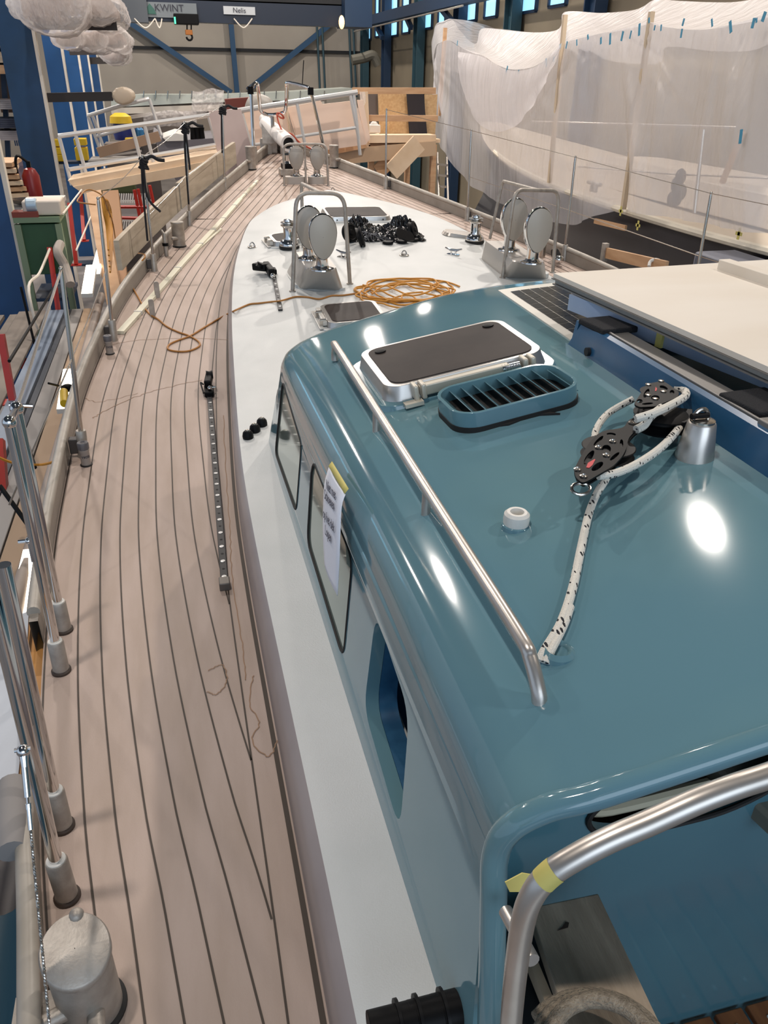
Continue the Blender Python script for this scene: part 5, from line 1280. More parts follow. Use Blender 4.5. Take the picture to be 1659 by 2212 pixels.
obj('safety_line', MB().tube([P(1150, 262, X=6.2), P(1590, 275, X=6.2)], .012, 6).tube([P(1250, 360, X=6.2), P(1450, 376, X=6.2), P(1659, 385, X=6.2)], .012, 6), STEEL, wb)
cp = P(1282, 410, X=6.25); obj('mooring_cleat', MB().tube([cp+Vector((0, -.2, .09)), cp+Vector((0, .2, .09))], .03, 8).box(cp+Vector((0, -.06, .03)), (.05, .05, .12)).box(cp+Vector((0, .06, .03)), (.05, .05, .12)), ALUM, wb)
bk = P(1465, 410, X=6.15); m = MB()
for k, (dx, dz) in enumerate([(0, .15), (.06, .05), (-.07, -.02), (0, -.1), (.09, -.12)]): m.ball(bk+Vector((0, dx, dz)), .09, sc=(.6, 1, 1.1))
obj('hanging_blocks', m, mat('dark_blocks', '3a3a44', .6), wb)
# tent battens
def batten(lab, a, b_, X=6.0, r=.03):
    return tag(obj('tent_batten', MB().beam(P(*a, X=X), P(*b_, X=X), r*2, r*2, up=(1, 0, 0)), mat('pale_batten_wood', 'cbb79c', .6)), lab, 'batten')
batten('upright wooden batten of the tent, left of the middle', (1221, 32), (1187, 395), 5.93)
batten('upright wooden batten under the highest peak of the tent', (1408, 25), (1346, 452), 5.93)
tag(obj('tent_batten', MB().beam(P(962, 60, X=7.0), P(950, 250, X=7.0), .08, .08, up=(1, 0, 0)), WOOD), 'upright wooden batten at the far bow end of the tent', 'batten')
tag(obj('tent_batten', MB().beam(P(1605, 285, X=6.1), P(1560, 395, X=6.1), .05, .05, up=(1, 0, 0)), WOOD), 'short leaning batten behind the plastic near the right edge', 'batten')
# lower skirt: rows of (pixel, X) for the top and the bottom edge
def X2(x):           # distance of the sheet by picture column, from the bow end to the near end
    return lerp([(930, 7.1), (1000, 6.75), (1100, 6.25), (1200, 5.95), (1400, 5.9), (1700, 5.85)], x)
TOPE = [(938, 205), (941, 110), (952, 92), (972, 88), (1000, 104), (1040, 118), (1070, 138), (1105, 150), (1150, 145), (1190, 122), (1216, 98), (1250, 84), (1300, 72), (1350, 62), (1400, 48), (1440, 58), (1500, 64), (1560, 58), (1620, 42), (1700, 18)]
BOTE = [(925, 290), (945, 310), (962, 325), (985, 360), (1020, 400), (1070, 435), (1120, 455), (1180, 478), (1235, 486), (1290, 468), (1335, 448), (1346, 450), (1352, 456), (1400, 462), (1460, 472), (1520, 482), (1560, 490), (1620, 500), (1680, 508), (1720, 514)]
def rs(tab, n):      # even resample
    pts = catmull([(a, b_, 0) for a, b_ in tab], 6); L = [0]
    for a, b_ in zip(pts, pts[1:]): L.append(L[-1]+(b_-a).length)
    out = []
    for i in range(n+1):
        s = L[-1]*i/n; j = 0
        while j < len(L)-2 and L[j+1] < s: j += 1
        out.append(pts[j].lerp(pts[j+1], (s-L[j])/max(L[j+1]-L[j], 1e-6)))
    return out
NU = 260
tp_, bt_ = rs(TOPE, NU), rs(BOTE, NU)
def fold(u, v, seed=0, amp=1):
    s = u*22
    f = .11*noise.noise(Vector((s*.7+v*1.2, v*.9, seed)))+.035*noise.noise(Vector((s*2.2+v*3.2, v*.7, seed+3)))
    for c_, w_, k_ in ((.08, .02, .07), (.18, .03, .06), (.48, .015, .05), (.60, .03, .06), (.86, .04, .08)): f += k_*math.exp(-((u-c_-.03*v)/w_)**2)*(1-.6*v)
    for up_k, kk in ((.29, 30), (.44, 34), (.60, 44), (.03, 60)):
        dq = (u-up_k)/(v+.10); f += .045*math.sin(kk*dq+2*noise.noise(Vector((dq*6, v, seed))))*math.exp(-((u-up_k)/.13)**2)*(.4+v)*.6
    return f*amp*(.35+.9*v)
def sk(u, v):
    i = round(u*NU); a, b_ = tp_[i], bt_[i]; x = a.x+(b_.x-a.x)*v; y = a.y+(b_.y-a.y)*v
    p = P(x, y, X=X2(a.x*(1-v)+b_.x*v)); return p-Vector((fold(u, v)*1.3+.10*math.sin(PI*v)*.3, 0, 0))
obj_s = tag(obj('plastic_skirt', MB().grid(sk, NU, 60), PLASTIC, sharp=180), 'translucent plastic sheet hanging in folds down the side of the tent', 'plastic sheet')
# sagging drape swag at the left of the skirt
SWT = [(990, 112), (1040, 122), (1100, 152), (1160, 142), (1214, 92)]; SWB = [(988, 140), (1002, 200), (1030, 262), (1075, 285), (1125, 262), (1172, 190), (1210, 110)]
s1_, s2_ = rs(SWT, 50), rs(SWB, 50)
def sw(u, v):
    i = round(u*50); a, b_ = s1_[i], s2_[i]; x = a.x+(b_.x-a.x)*v; y = a.y+(b_.y-a.y)*v; return P(x, y, X=X2(x)-.16-.1*math.sin(PI*v))-Vector((fold(u, v, 5, .25), 0, 0))
tag(obj('plastic_swag', MB().grid(sw, 50, 24), PLASTIC, sharp=180), 'swag of plastic film drooping below the taped seam', 'plastic sheet')
# upper sheet from the seam back over the ridge
TOPR = [(934, 150), (940, 62), (958, 45), (975, 42), (1000, 70), (1030, 95), (1036, 62), (1100, 66), (1160, 70), (1212, 62), (1222, 26), (1300, 28), (1370, 22), (1412, 0), (1470, 2), (1540, 5), (1600, 4), (1700, -12)]
t2_ = rs(TOPR, NU); t1_ = rs(TOPE, NU)
tcol = [t for t in t2_]
def up_(u, v):
    i = round(u*NU); a, b_ = t1_[i], t2_[i]; x = a.x+(b_.x-a.x)*v; y = a.y+(b_.y-a.y)*v
    Xa = X2(a.x)+1.3*v; p = P(x, y, X=Xa); return p-Vector((0, 0, .10*math.sin(PI*v)))-Vector((fold(u, v*.5, 9, .8), 0, 0))
tag(obj('plastic_canopy', MB().grid(up_, NU, 24), PLASTICU, sharp=180), 'wrinkled plastic canopy forming the peaks of the tent above the taped seam', 'plastic sheet')
tag(obj('far_canopy', MB().grid(lambda u, v: Vector(up_(u, 1))+Vector((2.2*v, 0, -.5*v*v)), NU, 6), PLASTIC, sharp=180), 'far slope of the plastic tent behind its ridge', 'plastic sheet')
# little pieces of blue tape along the seam
rr = random.Random(5); k = 0
for (x, y) in [(988, 93), (1095, 150), (1120, 155), (1180, 135), (1196, 128), (1210, 100), (1224, 97), (1246, 92), (1270, 80), (1298, 88), (1318, 84), (1344, 78), (1362, 75), (1381, 64), (1402, 44), (1414, 60), (1428, 60), (1472, 72), (1476, 48), (1538, 49), (1578, 58), (1627, 50), (1634, 44), (1650, 36), (1600, 295)]:
    p = P(x, y, X=X2(x)-.16); s = rr.uniform(.03, .055)
    tag(obj('tape_piece', MB().box(p, (.004, s*.8, s*rr.uniform(1.3, 2.6)), M=Matrix.Rotation(rr.uniform(-.5, .5), 4, 'X')), TAPEB), 'small piece of blue tape on the plastic seam of the tent', 'tape', 'blue tape pieces along the tent seam')
for (x, y, lab) in [(1378, 487, 'cream tape cross stuck on the dark hull under the wrapped yacht lifeline'), (1341, 456, 'cream tape tag hanging at the foot of the highest batten'), (1596, 505, 'cream tape tag at the lower edge of the plastic near the right')]:
    p = P(x, y, X=5.86); tag(obj('tape_tag', MB().box(p, (.004, .04, .12)).box(p, (.004, .11, .035)), TAPEY), lab, 'tape')
tag(obj('hull_batten', MB().beam(P(1285, 477, X=5.9), P(1352, 493, X=5.9), .03, .07), WOOD), 'short pale batten lying against the dark hull', 'batten')
tag(obj('grey_trolley', MB().prism([(0, -.0), (2.9, 0), (2.9, 1.1), (.25, 1.1), (0, .8)], 0, .5, M=Matrix.Translation(P(1370, 640, X=5.0)+Vector((.45, -3.2, -.55))) @ Matrix.Rotation(PI/2, 4, 'Z') @ RX90), mat('blue_grey_tarp', '5c5f6a', .6), bevel=.05), 'blue-grey covered tank standing against the dark hull', 'tank')
# ---- wooden platforms and boards beyond the bow
def board(name, pix, Y, m, lab, cat, th=.04, Y2=None):
    q = [P(x, y, Y=Y) for x, y in pix]; return tag(obj(name, MB().prism([(v.x, v.z) for v in q], Y, Y+th, M=MXZ), m), lab, cat)
YB = 14.2
board('leaning_board', [(451, 240), (520, 235), (543, 322), (540, 345), (490, 380), (470, 330)], 13.6, mat('mauve_board', 'cdb8b0', .7, col2='c2aca5', nscale=2), 'large mauve-grey board leaning left of the bow', 'board')
board('pink_board', [(524, 240), (618, 232), (648, 331), (560, 325), (538, 320)], YB, PINK, 'pinkish board behind the left side of the pulpit', 'board')
board('pink_board', [(620, 232), (693, 218), (697, 225), (768, 217), (792, 312), (722, 322), (650, 330)], YB+.06, PINK, 'widest pinkish board behind the pulpit, joined in the middle', 'board')
board('pink_board', [(772, 216), (784, 216), (800, 300), (790, 312)], YB+.1, PINK, 'narrow pinkish board end beside the wooden railing', 'board')
tag(obj('joint_batten', MB().beam(P(619, 232, Y=YB-.02), P(632, 330, Y=YB-.02), .12, .02), PLY), 'flat batten covering the joint of the pink boards', 'batten')
def rail(lab, a, b_, Y, w_=.07, h_=.08, m=WOOD, Yb=None):
    return tag(obj('rail', MB().beam(P(*a, Y=Y), P(*b_, Y=Yb or Y), w_, h_), m), lab, 'rail')
ar = thing('aluminium_railing', 'aluminium tube railing running across behind the bow boards', 'railing', P(450, 300, Y=YB))
def tb(mb, a, b_, Y, r): mb.tube([P(*a, Y=Y), P(*b_, Y=Y)], r, 8)
m = MB(); tb(m, (126, 294), (452, 249), YB-.3, .035); tb(m, (452, 249), (772, 199), YB-.3, .04); obj('top_rail', m, BRIGHT, ar)
m = MB(); tb(m, (150, 366), (470, 312), YB-.3, .03); tb(m, (180, 356), (470, 318), YB-.1, .025); tb(m, (540, 314), (635, 300), YB-.3, .025); tb(m, (638, 296), (772, 275), YB-.3, .025); obj('middle_rail', m, BRIGHT, ar)
for a, b_ in [((128, 296), (155, 400)), ((163, 290), (185, 372)), ((285, 272), (305, 350)), ((312, 270), (332, 352)), ((450, 250), (478, 345)), ((523, 245), (545, 325)), ((641, 220), (660, 318)), ((764, 203), (778, 335)), ((757, 206), (775, 300))]:
    m = MB(); tb(m, a, b_, YB-.3, .028); obj('upright', m, BRIGHT, ar)
rl = thing('small_railing', 'smaller aluminium railing sloping behind the left gangway', 'railing', P(270, 250, Y=17))
m = MB(); tb(m, (190, 250), (265, 227), 17, .035); tb(m, (265, 227), (322, 213), 17, .035); tb(m, (322, 213), (350, 298), 17, .03); tb(m, (190, 250), (218, 328), 17, .03); tb(m, (200, 250), (226, 325), 17, .03); tb(m, (205, 296), (288, 273), 17, .03); obj('tube', m, BRIGHT, rl)
# left gangway planks
gw = thing('gangway', 'pale plank gangway crossing behind the port bow', 'gangway', P(330, 380, Y=13.8))
obj('top_plank', MB().prism([(v.x, v.z) for v in [P(148, 388, Y=13.6), P(470, 328, Y=13.6), P(500, 322, Y=13.6), P(496, 338, Y=13.6), P(160, 402, Y=13.6)]], 13.5, 14.3, M=MXZ), PLY, gw)
obj('side_plank', MB().prism([(v.x, v.z) for v in [P(158, 403, Y=13.45), P(496, 339, Y=13.45), P(480, 366, Y=13.45), P(180, 418, Y=13.45)]], 13.43, 13.5, M=MXZ), PLY, gw)
tag(obj('timber_post', MB().beam(P(205, 420, Y=11), P(255, 680, Y=9.2), .18, .1, up=(0, 1, 0)), WOOD), 'pale square post rising beside the bulwark behind the hanging cord', 'post')
tag(obj('timber_post', MB().beam(P(240, 418, Y=11.6), P(262, 650, Y=10), .2, .1, up=(0, 1, 0)), mat('brown_timber', '9c7450', .6)), 'brown square post behind the hanging cord', 'post')
# right platform
pf = thing('timber_platform', 'timber work platform with railing between the bow and the plastic tent', 'platform', P(860, 320, Y=15))
YP = 15
def tbm(a, b_, w_, h_, Y=YP, m=WOOD, nm='beam', up=(0, 1, 0)): return obj(nm, MB().beam(P(*a, Y=Y), P(*b_, Y=Y), w_, h_, up=up), m, pf)
tbm((762, 196), (940, 196), .10, .10, nm='top_rail'); tbm((798, 255), (945, 256), .10, .07, nm='middle_rail'); tbm((786, 198), (792, 332), .1, .2, nm='corner_post', m=PLY)
tbm((793, 299), (935, 298), .12, .4, nm='deck_edge', m=PLY); tbm((792, 312), (935, 310), .16, .10, m=WOOD, nm='deck_edge')
tbm((700, 330), (790, 312), .1, .12, Y=14.7, nm='beam'); tbm((700, 342), (940, 320), .24, .1, Y=14.8, m=mat('fir_beam', 'b99d7f', .6), nm='beam')
obj('floor_deck', MB().box((P(860, 298, Y=15).x, 15.9, P(860, 298, Y=15).z-.05), (1.6, 1.8, .06)), PLY, pf)
tbm((905, 308), (845, 372), .3, .06, Y=14.5, nm='diagonal_brace', m=PLY); tbm((870, 322), (815, 372), .25, .06, Y=14.9, nm='diagonal_brace')
for lx in (800, 935):
    for ly in (14.95, 16.7):
        q_ = P(lx, 312, Y=15); obj('leg', MB().box((q_.x, ly, (q_.z+Z0)/2), (.1, .1, q_.z-Z0)), WOOD, pf)
board('osb_sheet', [(817, 201), (880, 203), (884, 290), (820, 290)], 16.4, OSB, 'particle board sheet standing behind the platform railing', 'board')
board('osb_sheet', [(918, 204), (945, 204), (940, 290), (922, 290)], 16.4, OSB, 'narrow particle board sheet next to the plastic tent', 'board')
board('black_sheet', [(879, 202), (915, 202), (923, 290), (885, 290)], 16.3, mat('black_felt_sheet', '2d2a2f', .9), 'dark roll of felt hanging between the particle boards', 'sheet')
board('dark_board', [(795, 203), (816, 203), (814, 288), (797, 290)], 16.5, mat('grey_panel', '5d5654', .7), 'dark grey panel left of the particle board', 'panel')
tag(obj('hanging_film', MB().grid(lambda u, v: P(776+12*u-4*v+3*math.sin(9*v), 198+88*v, Y=14.6)+Vector((0, .08*noise.noise(Vector((u*6, v*5, 1))), 0)), 8, 20), PLASTIC2, sharp=180), 'twisted strip of plastic film hanging on the platform corner post', 'plastic film')
tag(obj('white_canister', MB().box(P(808, 278, Y=15.4), (.2, .2, .14)).ball(P(808, 272, Y=15.4), .08), BONE, bevel=.02), 'small white canister on the timber platform', 'canister')
tag(obj('support_ladder', MB().tube([P(945, 330, X=6.6), P(948, 440, X=6.4)], .03, 6).tube([P(965, 340, X=6.6), P(968, 445, X=6.4)], .03, 6).tube([P(946, 355, X=6.5), P(966, 357, X=6.5)], .03, 6).tube([P(947, 378, X=6.5), P(966, 380, X=6.5)], .03, 6).tube([P(948, 402, X=6.5), P(967, 404, X=6.5)], .03, 6), STEEL), 'aluminium ladder under the plastic at the far bow of the wrapped yacht', 'ladder')
# far boats
def farboat(lab, pix, Y, depth, m, extra=()):
    t = thing('distant_boat', lab, 'boat', P(*pix[0], Y=Y)); q = [P(x, y, Y=Y) for x, y in pix]
    obj('hull', MB().prism([(v.x, v.z) for v in q], Y, Y+depth, M=MXZ), m, t)
    return t
t = farboat('grey boat hull with white deck beyond the gangway', [(330, 290), (355, 306), (470, 298), (470, 330), (455, 380), (380, 390), (345, 330)], 16.2, 2.2, mat('grey_blue_hull', '6d6a70', .4))
obj('white_deck', MB().prism([(v.x, v.z) for v in [P(352, 298, Y=16.1), P(380, 288, Y=16.1), P(400, 292, Y=16.1), P(398, 304, Y=16.1), P(360, 305, Y=16.1)]], 16.1, 17.5, M=MXZ), BONE, t)
for k, x in enumerate((418, 427, 436)):
    q = P(x, 296, Y=16.3); obj('winch', MB().lathe([(.06, -.05), (.05, .1), (.06, .16)], q, 14), BLACK, t)
t = farboat('boat under clear film with a white cabin beyond the left railing', [(245, 262), (330, 250), (420, 246), (425, 300), (250, 300)], 20, 2, mat('taupe_hull', '6f665e', .5))
obj('film_cover', MB().grid(lambda u, v: P(310+115*u, 262-14*math.sin(PI*u)-10*(1-v)+24*v, Y=19.7)+Vector((0, .2*noise.noise(Vector((u*9, v*6, 2))), 0)), 30, 10), PLASTIC2, t, sharp=180)
tag(obj('wrapped_load', MB().grid(lambda u, v: P(416+68*u-3*v, 196+50*v-4*u+(3*math.sin(8*u)), Y=19)+Vector((0, .25*noise.noise(Vector((u*6, v*5, 7)))+.5*v*0, 0)), 26, 22), PLASTIC2, sharp=180), 'white plastic wrapped load standing behind the left railing', 'wrapped load')
tag(obj('draped_film', MB().grid(lambda u, v: P(398+28*u-8*v, 240+62*v*(1-.3*u), Y=18.8)+Vector((0, .15*noise.noise(Vector((u*6, v*8, 8))), 0)), 14, 22), PLASTIC2, sharp=180), 'folds of white plastic hanging below the wrapped load', 'plastic film')
t = thing('distant_yacht', 'long yacht under a white tarpaulin in front of the back wall', 'boat', P(500, 230, Y=32))
q = [(240, 212), (300, 205), (480, 205), (640, 198), (760, 190), (766, 205), (700, 215), (430, 222), (240, 232)]
obj('tarpaulin', MB().prism([(P(x, y, Y=32).x, P(x, y, Y=32).z) for x, y in q], 32, 34, M=MXZ), mat('white_tarpaulin', 'cfd6cc', .35, bump=1, bscale=3), t)
q = [(240, 232), (430, 222), (700, 215), (700, 300), (240, 300)]
obj('hull', MB().prism([(P(x, y, Y=32.2).x, P(x, y, Y=32.2).z) for x, y in q], 32.2, 34, M=MXZ), mat('taupe_far_hull', '82776b', .6), t)
obj('rubbing_strake', MB().beam(P(240, 240, Y=32.1), P(700, 225, Y=32.1), .1, .2), PLYC, t)
m = MB()
for x in range(310, 720, 26): tb(m, (x, 213), (x+1, 196), 31.9, .02)
obj('railing', m, STEEL, t)
tag(obj('red_wood_deck', MB().beam(P(488, 232, Y=18), P(540, 228, Y=18), .3, .3), mat('mahogany', '6e2f22', .5)), 'strip of red-brown cabin top beyond the mauve board', 'cabin top')
tag(obj('grey_dinghy', MB().tube(catmull([P(530, 240, Y=17), P(560, 233, Y=17), P(595, 236, Y=17)], 6), [.05, .1, .15, .2, .22, .24, .25, .24, .22, .2, .16, .1, .05], 10), mat('grey_rubber', '8d8982', .5)), 'grey rounded boat stem showing above the pink boards', 'boat part')
# ---- storage arms and wrapped bundles on the left
cy = COLS[1][1]
def arm(lab, a, b_, Y, h_=.22): return tag(obj('cantilever_bracket', MB().beam(P(*a, Y=Y), P(*b_, Y=Y), .12, h_), mat('dark_rust_steel', '2a2422', .6)), lab, 'bracket')
ya_ = cy
arm('lower dark storage arm holding one wrapped bundle end', (95, 211), (243, 208), ya_, .14)
arm('upper dark storage arm under the big wrapped bundles', (70, 50), (252, 52), ya_, .18)
arm('storage arm of the second column at bundle height', (125, 92), (262, 92), ya_+4, .15); arm('storage arm of the third column at bundle height', (150, 112), (265, 110), ya_+8.5, .15); arm('storage arm of the farthest columns at bundle height', (165, 132), (268, 130), ya_+13, .18)
def bundle(lab, pix, r, Y0_, Y1_, seed=1, m=PLASTIC2):
    a = P(*pix, Y=Y0_); t = thing('wrapped_bundle', lab, 'bundle', a)
    n = 56; b = MB()
    def f(u, v):
        an = 2*PI*v; y = Y0_+(Y1_-Y0_)*u; k = 1 if u > .02 else .75
        rr_ = r*k*(1+.10*noise.noise(Vector((math.cos(an)*1.3, math.sin(an)*1.3, seed+u*3)))+.10*abs(noise.noise(Vector((math.cos(an)*3, math.sin(an)*3, seed+u*14))))-.12*abs(noise.noise(Vector((math.cos(an)*9, math.sin(an)*9, seed+u*20)))))
        return (a.x+rr_*math.cos(an)*1.35, y, a.z+rr_*math.sin(an))
    b.grid(f, 44, n); b.face(tuple(range(n, -1, -1)))
    obj('film', b, m, t, sharp=180)
    obj('core', MB().box((a.x-r*.3, (Y0_+Y1_)/2+.1, a.z-.1*r), (r*1.3, (Y1_-Y0_)-.2, r*.9)).box((a.x+r*.4, (Y0_+Y1_)/2+.1, a.z+.1*r), (r*.6, (Y1_-Y0_)-.2, r*.7)), mat('bundle_core', '8b786e', .7), t, bevel=.05)
bundle('big film wrapped bundle resting on the upper arm beside the column', (100, 2), .40, ya_-1.9, ya_-.25, 1)
bundle('second big film wrapped bundle at the end of the upper arm', (202, 3), .30, ya_-.9, ya_+3.4, 5)
bundle('film wrapped end of timber on the lower arm', (265, 208), .13, ya_-.1, ya_+.9, 9, mat('beige_wrap', 'b9a893', .5))
bundle('hanging white wrapped bundle under the upper arm', (140, 78), .22, ya_+2.6, ya_+4.2, 13)
bundle('crumpled white bundle on the second column arm', (194, 80), .26, ya_+3.5, ya_+7, 17)
bundle('outer crumpled white bundle on the second column arm', (243, 80), .24, ya_+3.7, ya_+7, 21)
bundle('round white bundle on the farthest arms', (243, 114), .27, ya_+8, ya_+12, 25)
bundle('small white roll at the tip of the farthest arm', (268, 106), .12, ya_+7.8, ya_+9, 29)
# timber racks and side hall at far left
def rbox(name, px, Y, d, m, lab, cat, rz=0, bev=.01): return tag(obj(name, MB().box(P(*px, Y=Y), d, rz=rz), m, bevel=bev), lab, cat)
struct('wall_left', MB().box((-8.5, 24, 1.5), (.2, 40, 7.4)), mat('pale_side_wall', 'a9b4c6', .6, col2='98a4b8', nscale=1))
tag(obj('window_11', MB().box((-8.35, 24, 2.75), (.05, 22, .8)), SKYW), kind='structure')
rk = thing('storage_rack', 'timber storage rack with grey sheet bundles at the far left', 'rack', P(20, 300, Y=18))
for k, (y, hgt, mm) in enumerate([(95, .10, WOOD), (125, .12, WOODD), (150, .1, WOOD)]):
    obj('shelf_timber', MB().box(P(0, y, Y=18), (1.0, 1.8, hgt*1.4)), mm, rk)
for k, (y, mm) in enumerate([(222, mat('grey_sheet_stack', 'a9a4a4', .6)), (262, mat('dark_stack', '3c4150', .6)), (288, mat('grey_sheet_stack_low', '8d8788', .6))]):
    m = MB()
    for j in range(5): m.box(P(5+j*2, y-6+j*4, Y=18), (.8+.03*(j % 2), .8, .035))
    obj('sheet_stack', m, mm, rk)
m = MB()
for k in range(7): m.beam(P(28+k*4, 288, Y=18), P(34+k*4, 315, Y=18), .02, .02)
obj('blue_grid', m, HALLB, rk); obj('upright', MB().beam(P(2, 60, Y=18.4), P(18, 340, Y=18.4), .09, .09), HALLD, rk)
rbox('hanging_timber', (15, 175), 18.8, (.4, .3, 1.1), mat('brown_crate', '6b5546', .7), 'brown upright timber block hanging at the far left', 'timber')
tag(obj('red_edge_panel', MB().box(P(40, 345, Y=17), (1.2, .06, .05)).box(P(40, 372, Y=17.1), (1.2, .03, .4)), mat('mauve_red_edge', 'a08a90', .5)), 'red edged mauve panel behind the nearest column', 'panel')
for k in range(6):
    p = P(14+k*1.0, 350+k*13, Y=12.2); tag(obj('wooden_board', MB().box(p, (.26, .8, .05), rz=.1*k), WOOD if k % 2 == 0 else PLY), 'short sawn board in the stack at the far left edge, %s' % ['topmost', 'second from the top', 'third from the top', 'third from the bottom', 'second from the bottom', 'lowest'][k], 'board', 'sawn boards in the left stack')
# green cabinet with things on it
gc = thing('green_cabinet', 'dark green steel cabinet on legs left of the boat', 'cabinet', P(85, 620, Y=10.2))
a = P(36, 475, Y=10.2); b_ = P(122, 462, Y=10.2); c_ = P(56, 585, Y=10.2)
wz = a.z-c_.z; wx = b_.x-a.x
obj('cabinet_body', MB().box(((a.x+b_.x)/2, 10.6, a.z-wz/2-.05), (wx, .8, wz)), GREEN, gc, bevel=.01)
obj('cabinet_top', MB().box(((a.x+b_.x)/2, 10.6, a.z-.0), (wx+.06, .9, .06)), mat('sage_green_frame', '6f8468', .5), gc)
for s in (0, 1): obj('frame_leg', MB().box(((a.x if s == 0 else b_.x), 10.2, (a.z+Z0)/2-.05), (.07, .07, a.z-Z0)), mat('sage_green_leg', '76876c', .5), gc)
obj('shelf', MB().box(((a.x+b_.x)/2, 10.6, a.z-wz-.35), (wx, .8, .04)), HALLD, gc)
tz = a.z+.03
def ontop(x, Y=10.3): return P(x, 460, Y=Y).x
tag(obj('cardboard_parcel', MB().box((ontop(95), 10.4, tz+.09), (.42, .4, .16)), mat('pale_parcel', 'cfc3b5', .6), bevel=.02), 'pale wrapped parcel on the green cabinet, right side', 'parcel')
tag(obj('film_roll', MB().tube([(ontop(62), 10.25, tz+.12), (ontop(85), 10.25, tz+.12)], .08, 14), mat('silver_wrap', 'a9bccb', .3, .3), bevel=.01), 'silvery wrapped roll on the green cabinet', 'roll')
tag(obj('red_box', MB().box((ontop(58), 10.25, tz+.03), (.28, .2, .06)), mat('brown_red_box', '7a3426', .6)), 'flat red-brown box on the green cabinet', 'box')
fe = thing('fire_extinguisher', 'red fire extinguisher with a yellow label behind the green cabinet', 'fire extinguisher', P(80, 452, Y=12))
p = P(80, 452, Y=12); obj('cylinder', MB().lathe([(.1, 0), (.11, .02), (.11, .42), (.07, .5), (.03, .52)], p, 20), mat('dark_red', '7a1d1a', .35), fe)
obj('label', MB().lathe([(.112, .05), (.112, .16)], p, 20), YEL, fe); obj('valve', MB().box(p+Vector((0, 0, .56)), (.05, .05, .08)).tube(catmull([p+Vector((0, 0, .58)), p+Vector((-.12, 0, .66)), p+Vector((-.16, 0, .5)), p+Vector((-.12, 0, .2))], 5), .018, 6), BLACK, fe)
tag(obj('white_bench', MB().box(P(52, 440, Y=12.6), (1.0, 1.2, .06)), mat('pale_bench_top', 'cfc8c0', .5)), 'pale workbench top behind the fire extinguisher', 'bench')
tag(obj('metal_bowl', MB().lathe([(.05, 0), (.16, .04), (.19, .08), (.17, .08)], P(48, 442, Y=12.2), 20), STEEL), 'shiny metal bowl on the pale bench', 'bowl')
tag(obj('spray_gun', MB().tube([P(42, 407, Y=12.3), P(66, 414, Y=12.3)], .04, 8).ball(P(72, 425, Y=12.3), .09), mat('sage_plastic', 'b7c0a8', .5)), 'pale green pump bottle on the bench', 'bottle')
# red scaffold posts, stage boards along the port side
zs = -.62
def redpost(lab, top, bot, Y=None, X=-1.5):
    a = P(*top, X=X); b_ = P(*bot, X=X); return tag(obj('scaffold_post', MB().beam(a, b_, .05, .07, up=(0, 1, 0)).box(b_, (.14, .14, .01)), RED), lab, 'post')
redpost('red scaffold post in front of the green cabinet', (107, 535), (130, 700), X=-1.5)
redpost('red scaffold post at the left edge below the nearest column', (2, 722), (28, 868), X=-1.5)
redpost('red scaffold post left of the hanging orange cord', (150, 440), (165, 572), X=-1.45)
redpost('second red scaffold post left of the hanging orange cord', (174, 412), (182, 520), X=-1.45)
redpost('red post at the far left edge beside the gate stanchion', (0, 950), (8, 1065), X=-1.3)
stg = thing('work_stage', 'scaffold work stage of grey beams and planks along the port side', 'stage', (-1.2, 5, zs))
for k, (x, wd, mm, hh) in enumerate([(-1.72, .3, CONC, .03), (-1.46, .16, mat('blue_grey_beam', '7e8a9b', .5), .09), (-1.33, .05, mat('dark_beam_gap', '3f434b', .6), .05), (-1.24, .12, mat('grey_beam', '8f8a86', .5), .09), (-1.1, .14, mat('dusty_tan_plank', 'a88e74', .7), .04)]):
    obj('stage_beam', MB().box((x, 5.3, zs-hh/2), (wd, 8.5, hh)), mm, stg, bevel=.005)
obj('stage_pipe', MB().tube([(-1.0, 1.2, zs+.03), (-1.0, 10, zs+.03)], .045, 12), mat('dusty_pipe', 'a39387', .5), stg)
for x in (-2.1, -1.9):
    obj('stage_beam', MB().box((x, 5.3, zs-.05), (.14, 8.5, .04)), CONC, stg)
obj('stage_support', MB().box((-1.4, 3, (zs+Z0)/2-.1), (.08, .08, zs-Z0-.2)).box((-1.4, 8, (zs+Z0)/2-.1), (.08, .08, zs-Z0-.2)).box((-1.5, 3, zs-.12), (1.3, .08, .08)).box((-1.5, 8, zs-.12), (1.3, .08, .08)), RED, stg)
for a_, b__, xa_, xb_, w__ in (((20, 780), (130, 600), -1.4, -1.45, 'long dark rod crossing the work stage towards the green cabinet'), ((45, 620), (75, 745), -1.6, -1.55, 'short dark rod standing beside the nearest blue column'), ((30, 870), (75, 1010), -1.2, -1.0, 'dark rod behind the top of the forward gate stanchion'), ((0, 1050), (65, 1140), -1.1, -.95, 'dark rod behind the middle of the forward gate stanchion')):
    tag(obj('bracing_rod', MB().tube([P(*a_, X=xa_), P(*b__, X=xb_)], .014, 6), BLACKM), w__, 'rod')
tag(obj('stage_rope', MB().tube(catmull([P(107, 538, X=-1.48), P(85, 590, X=-1.48), P(62, 618, X=-1.48), P(75, 690, X=-1.46), P(82, 710, X=-1.46)], 5), .014, 6), PLYC), 'pale rope tied from the red post along the work stage', 'rope')
tag(obj('grey_tarp_roll', MB().tube(catmull([P(131, 525, X=-1.3), P(125, 545, X=-1.3), P(140, 575, X=-1.25), P(152, 615, X=-1.2)], 5), [.02]+[.05]*15, 10), mat('grey_tarp', '9a9087', .7)), 'rolled grey cloth hanging beside the bare stanchion', 'cloth')
tag(obj('stage_handline', MB().tube([P(136, 462, X=-1.3), P(176, 410, X=-1.3)], .012, 6).tube([P(165, 540, X=-1.1), P(202, 455, X=-1.1)], .01, 6), PLYC), 'thin pale lines tied between the red posts', 'line')
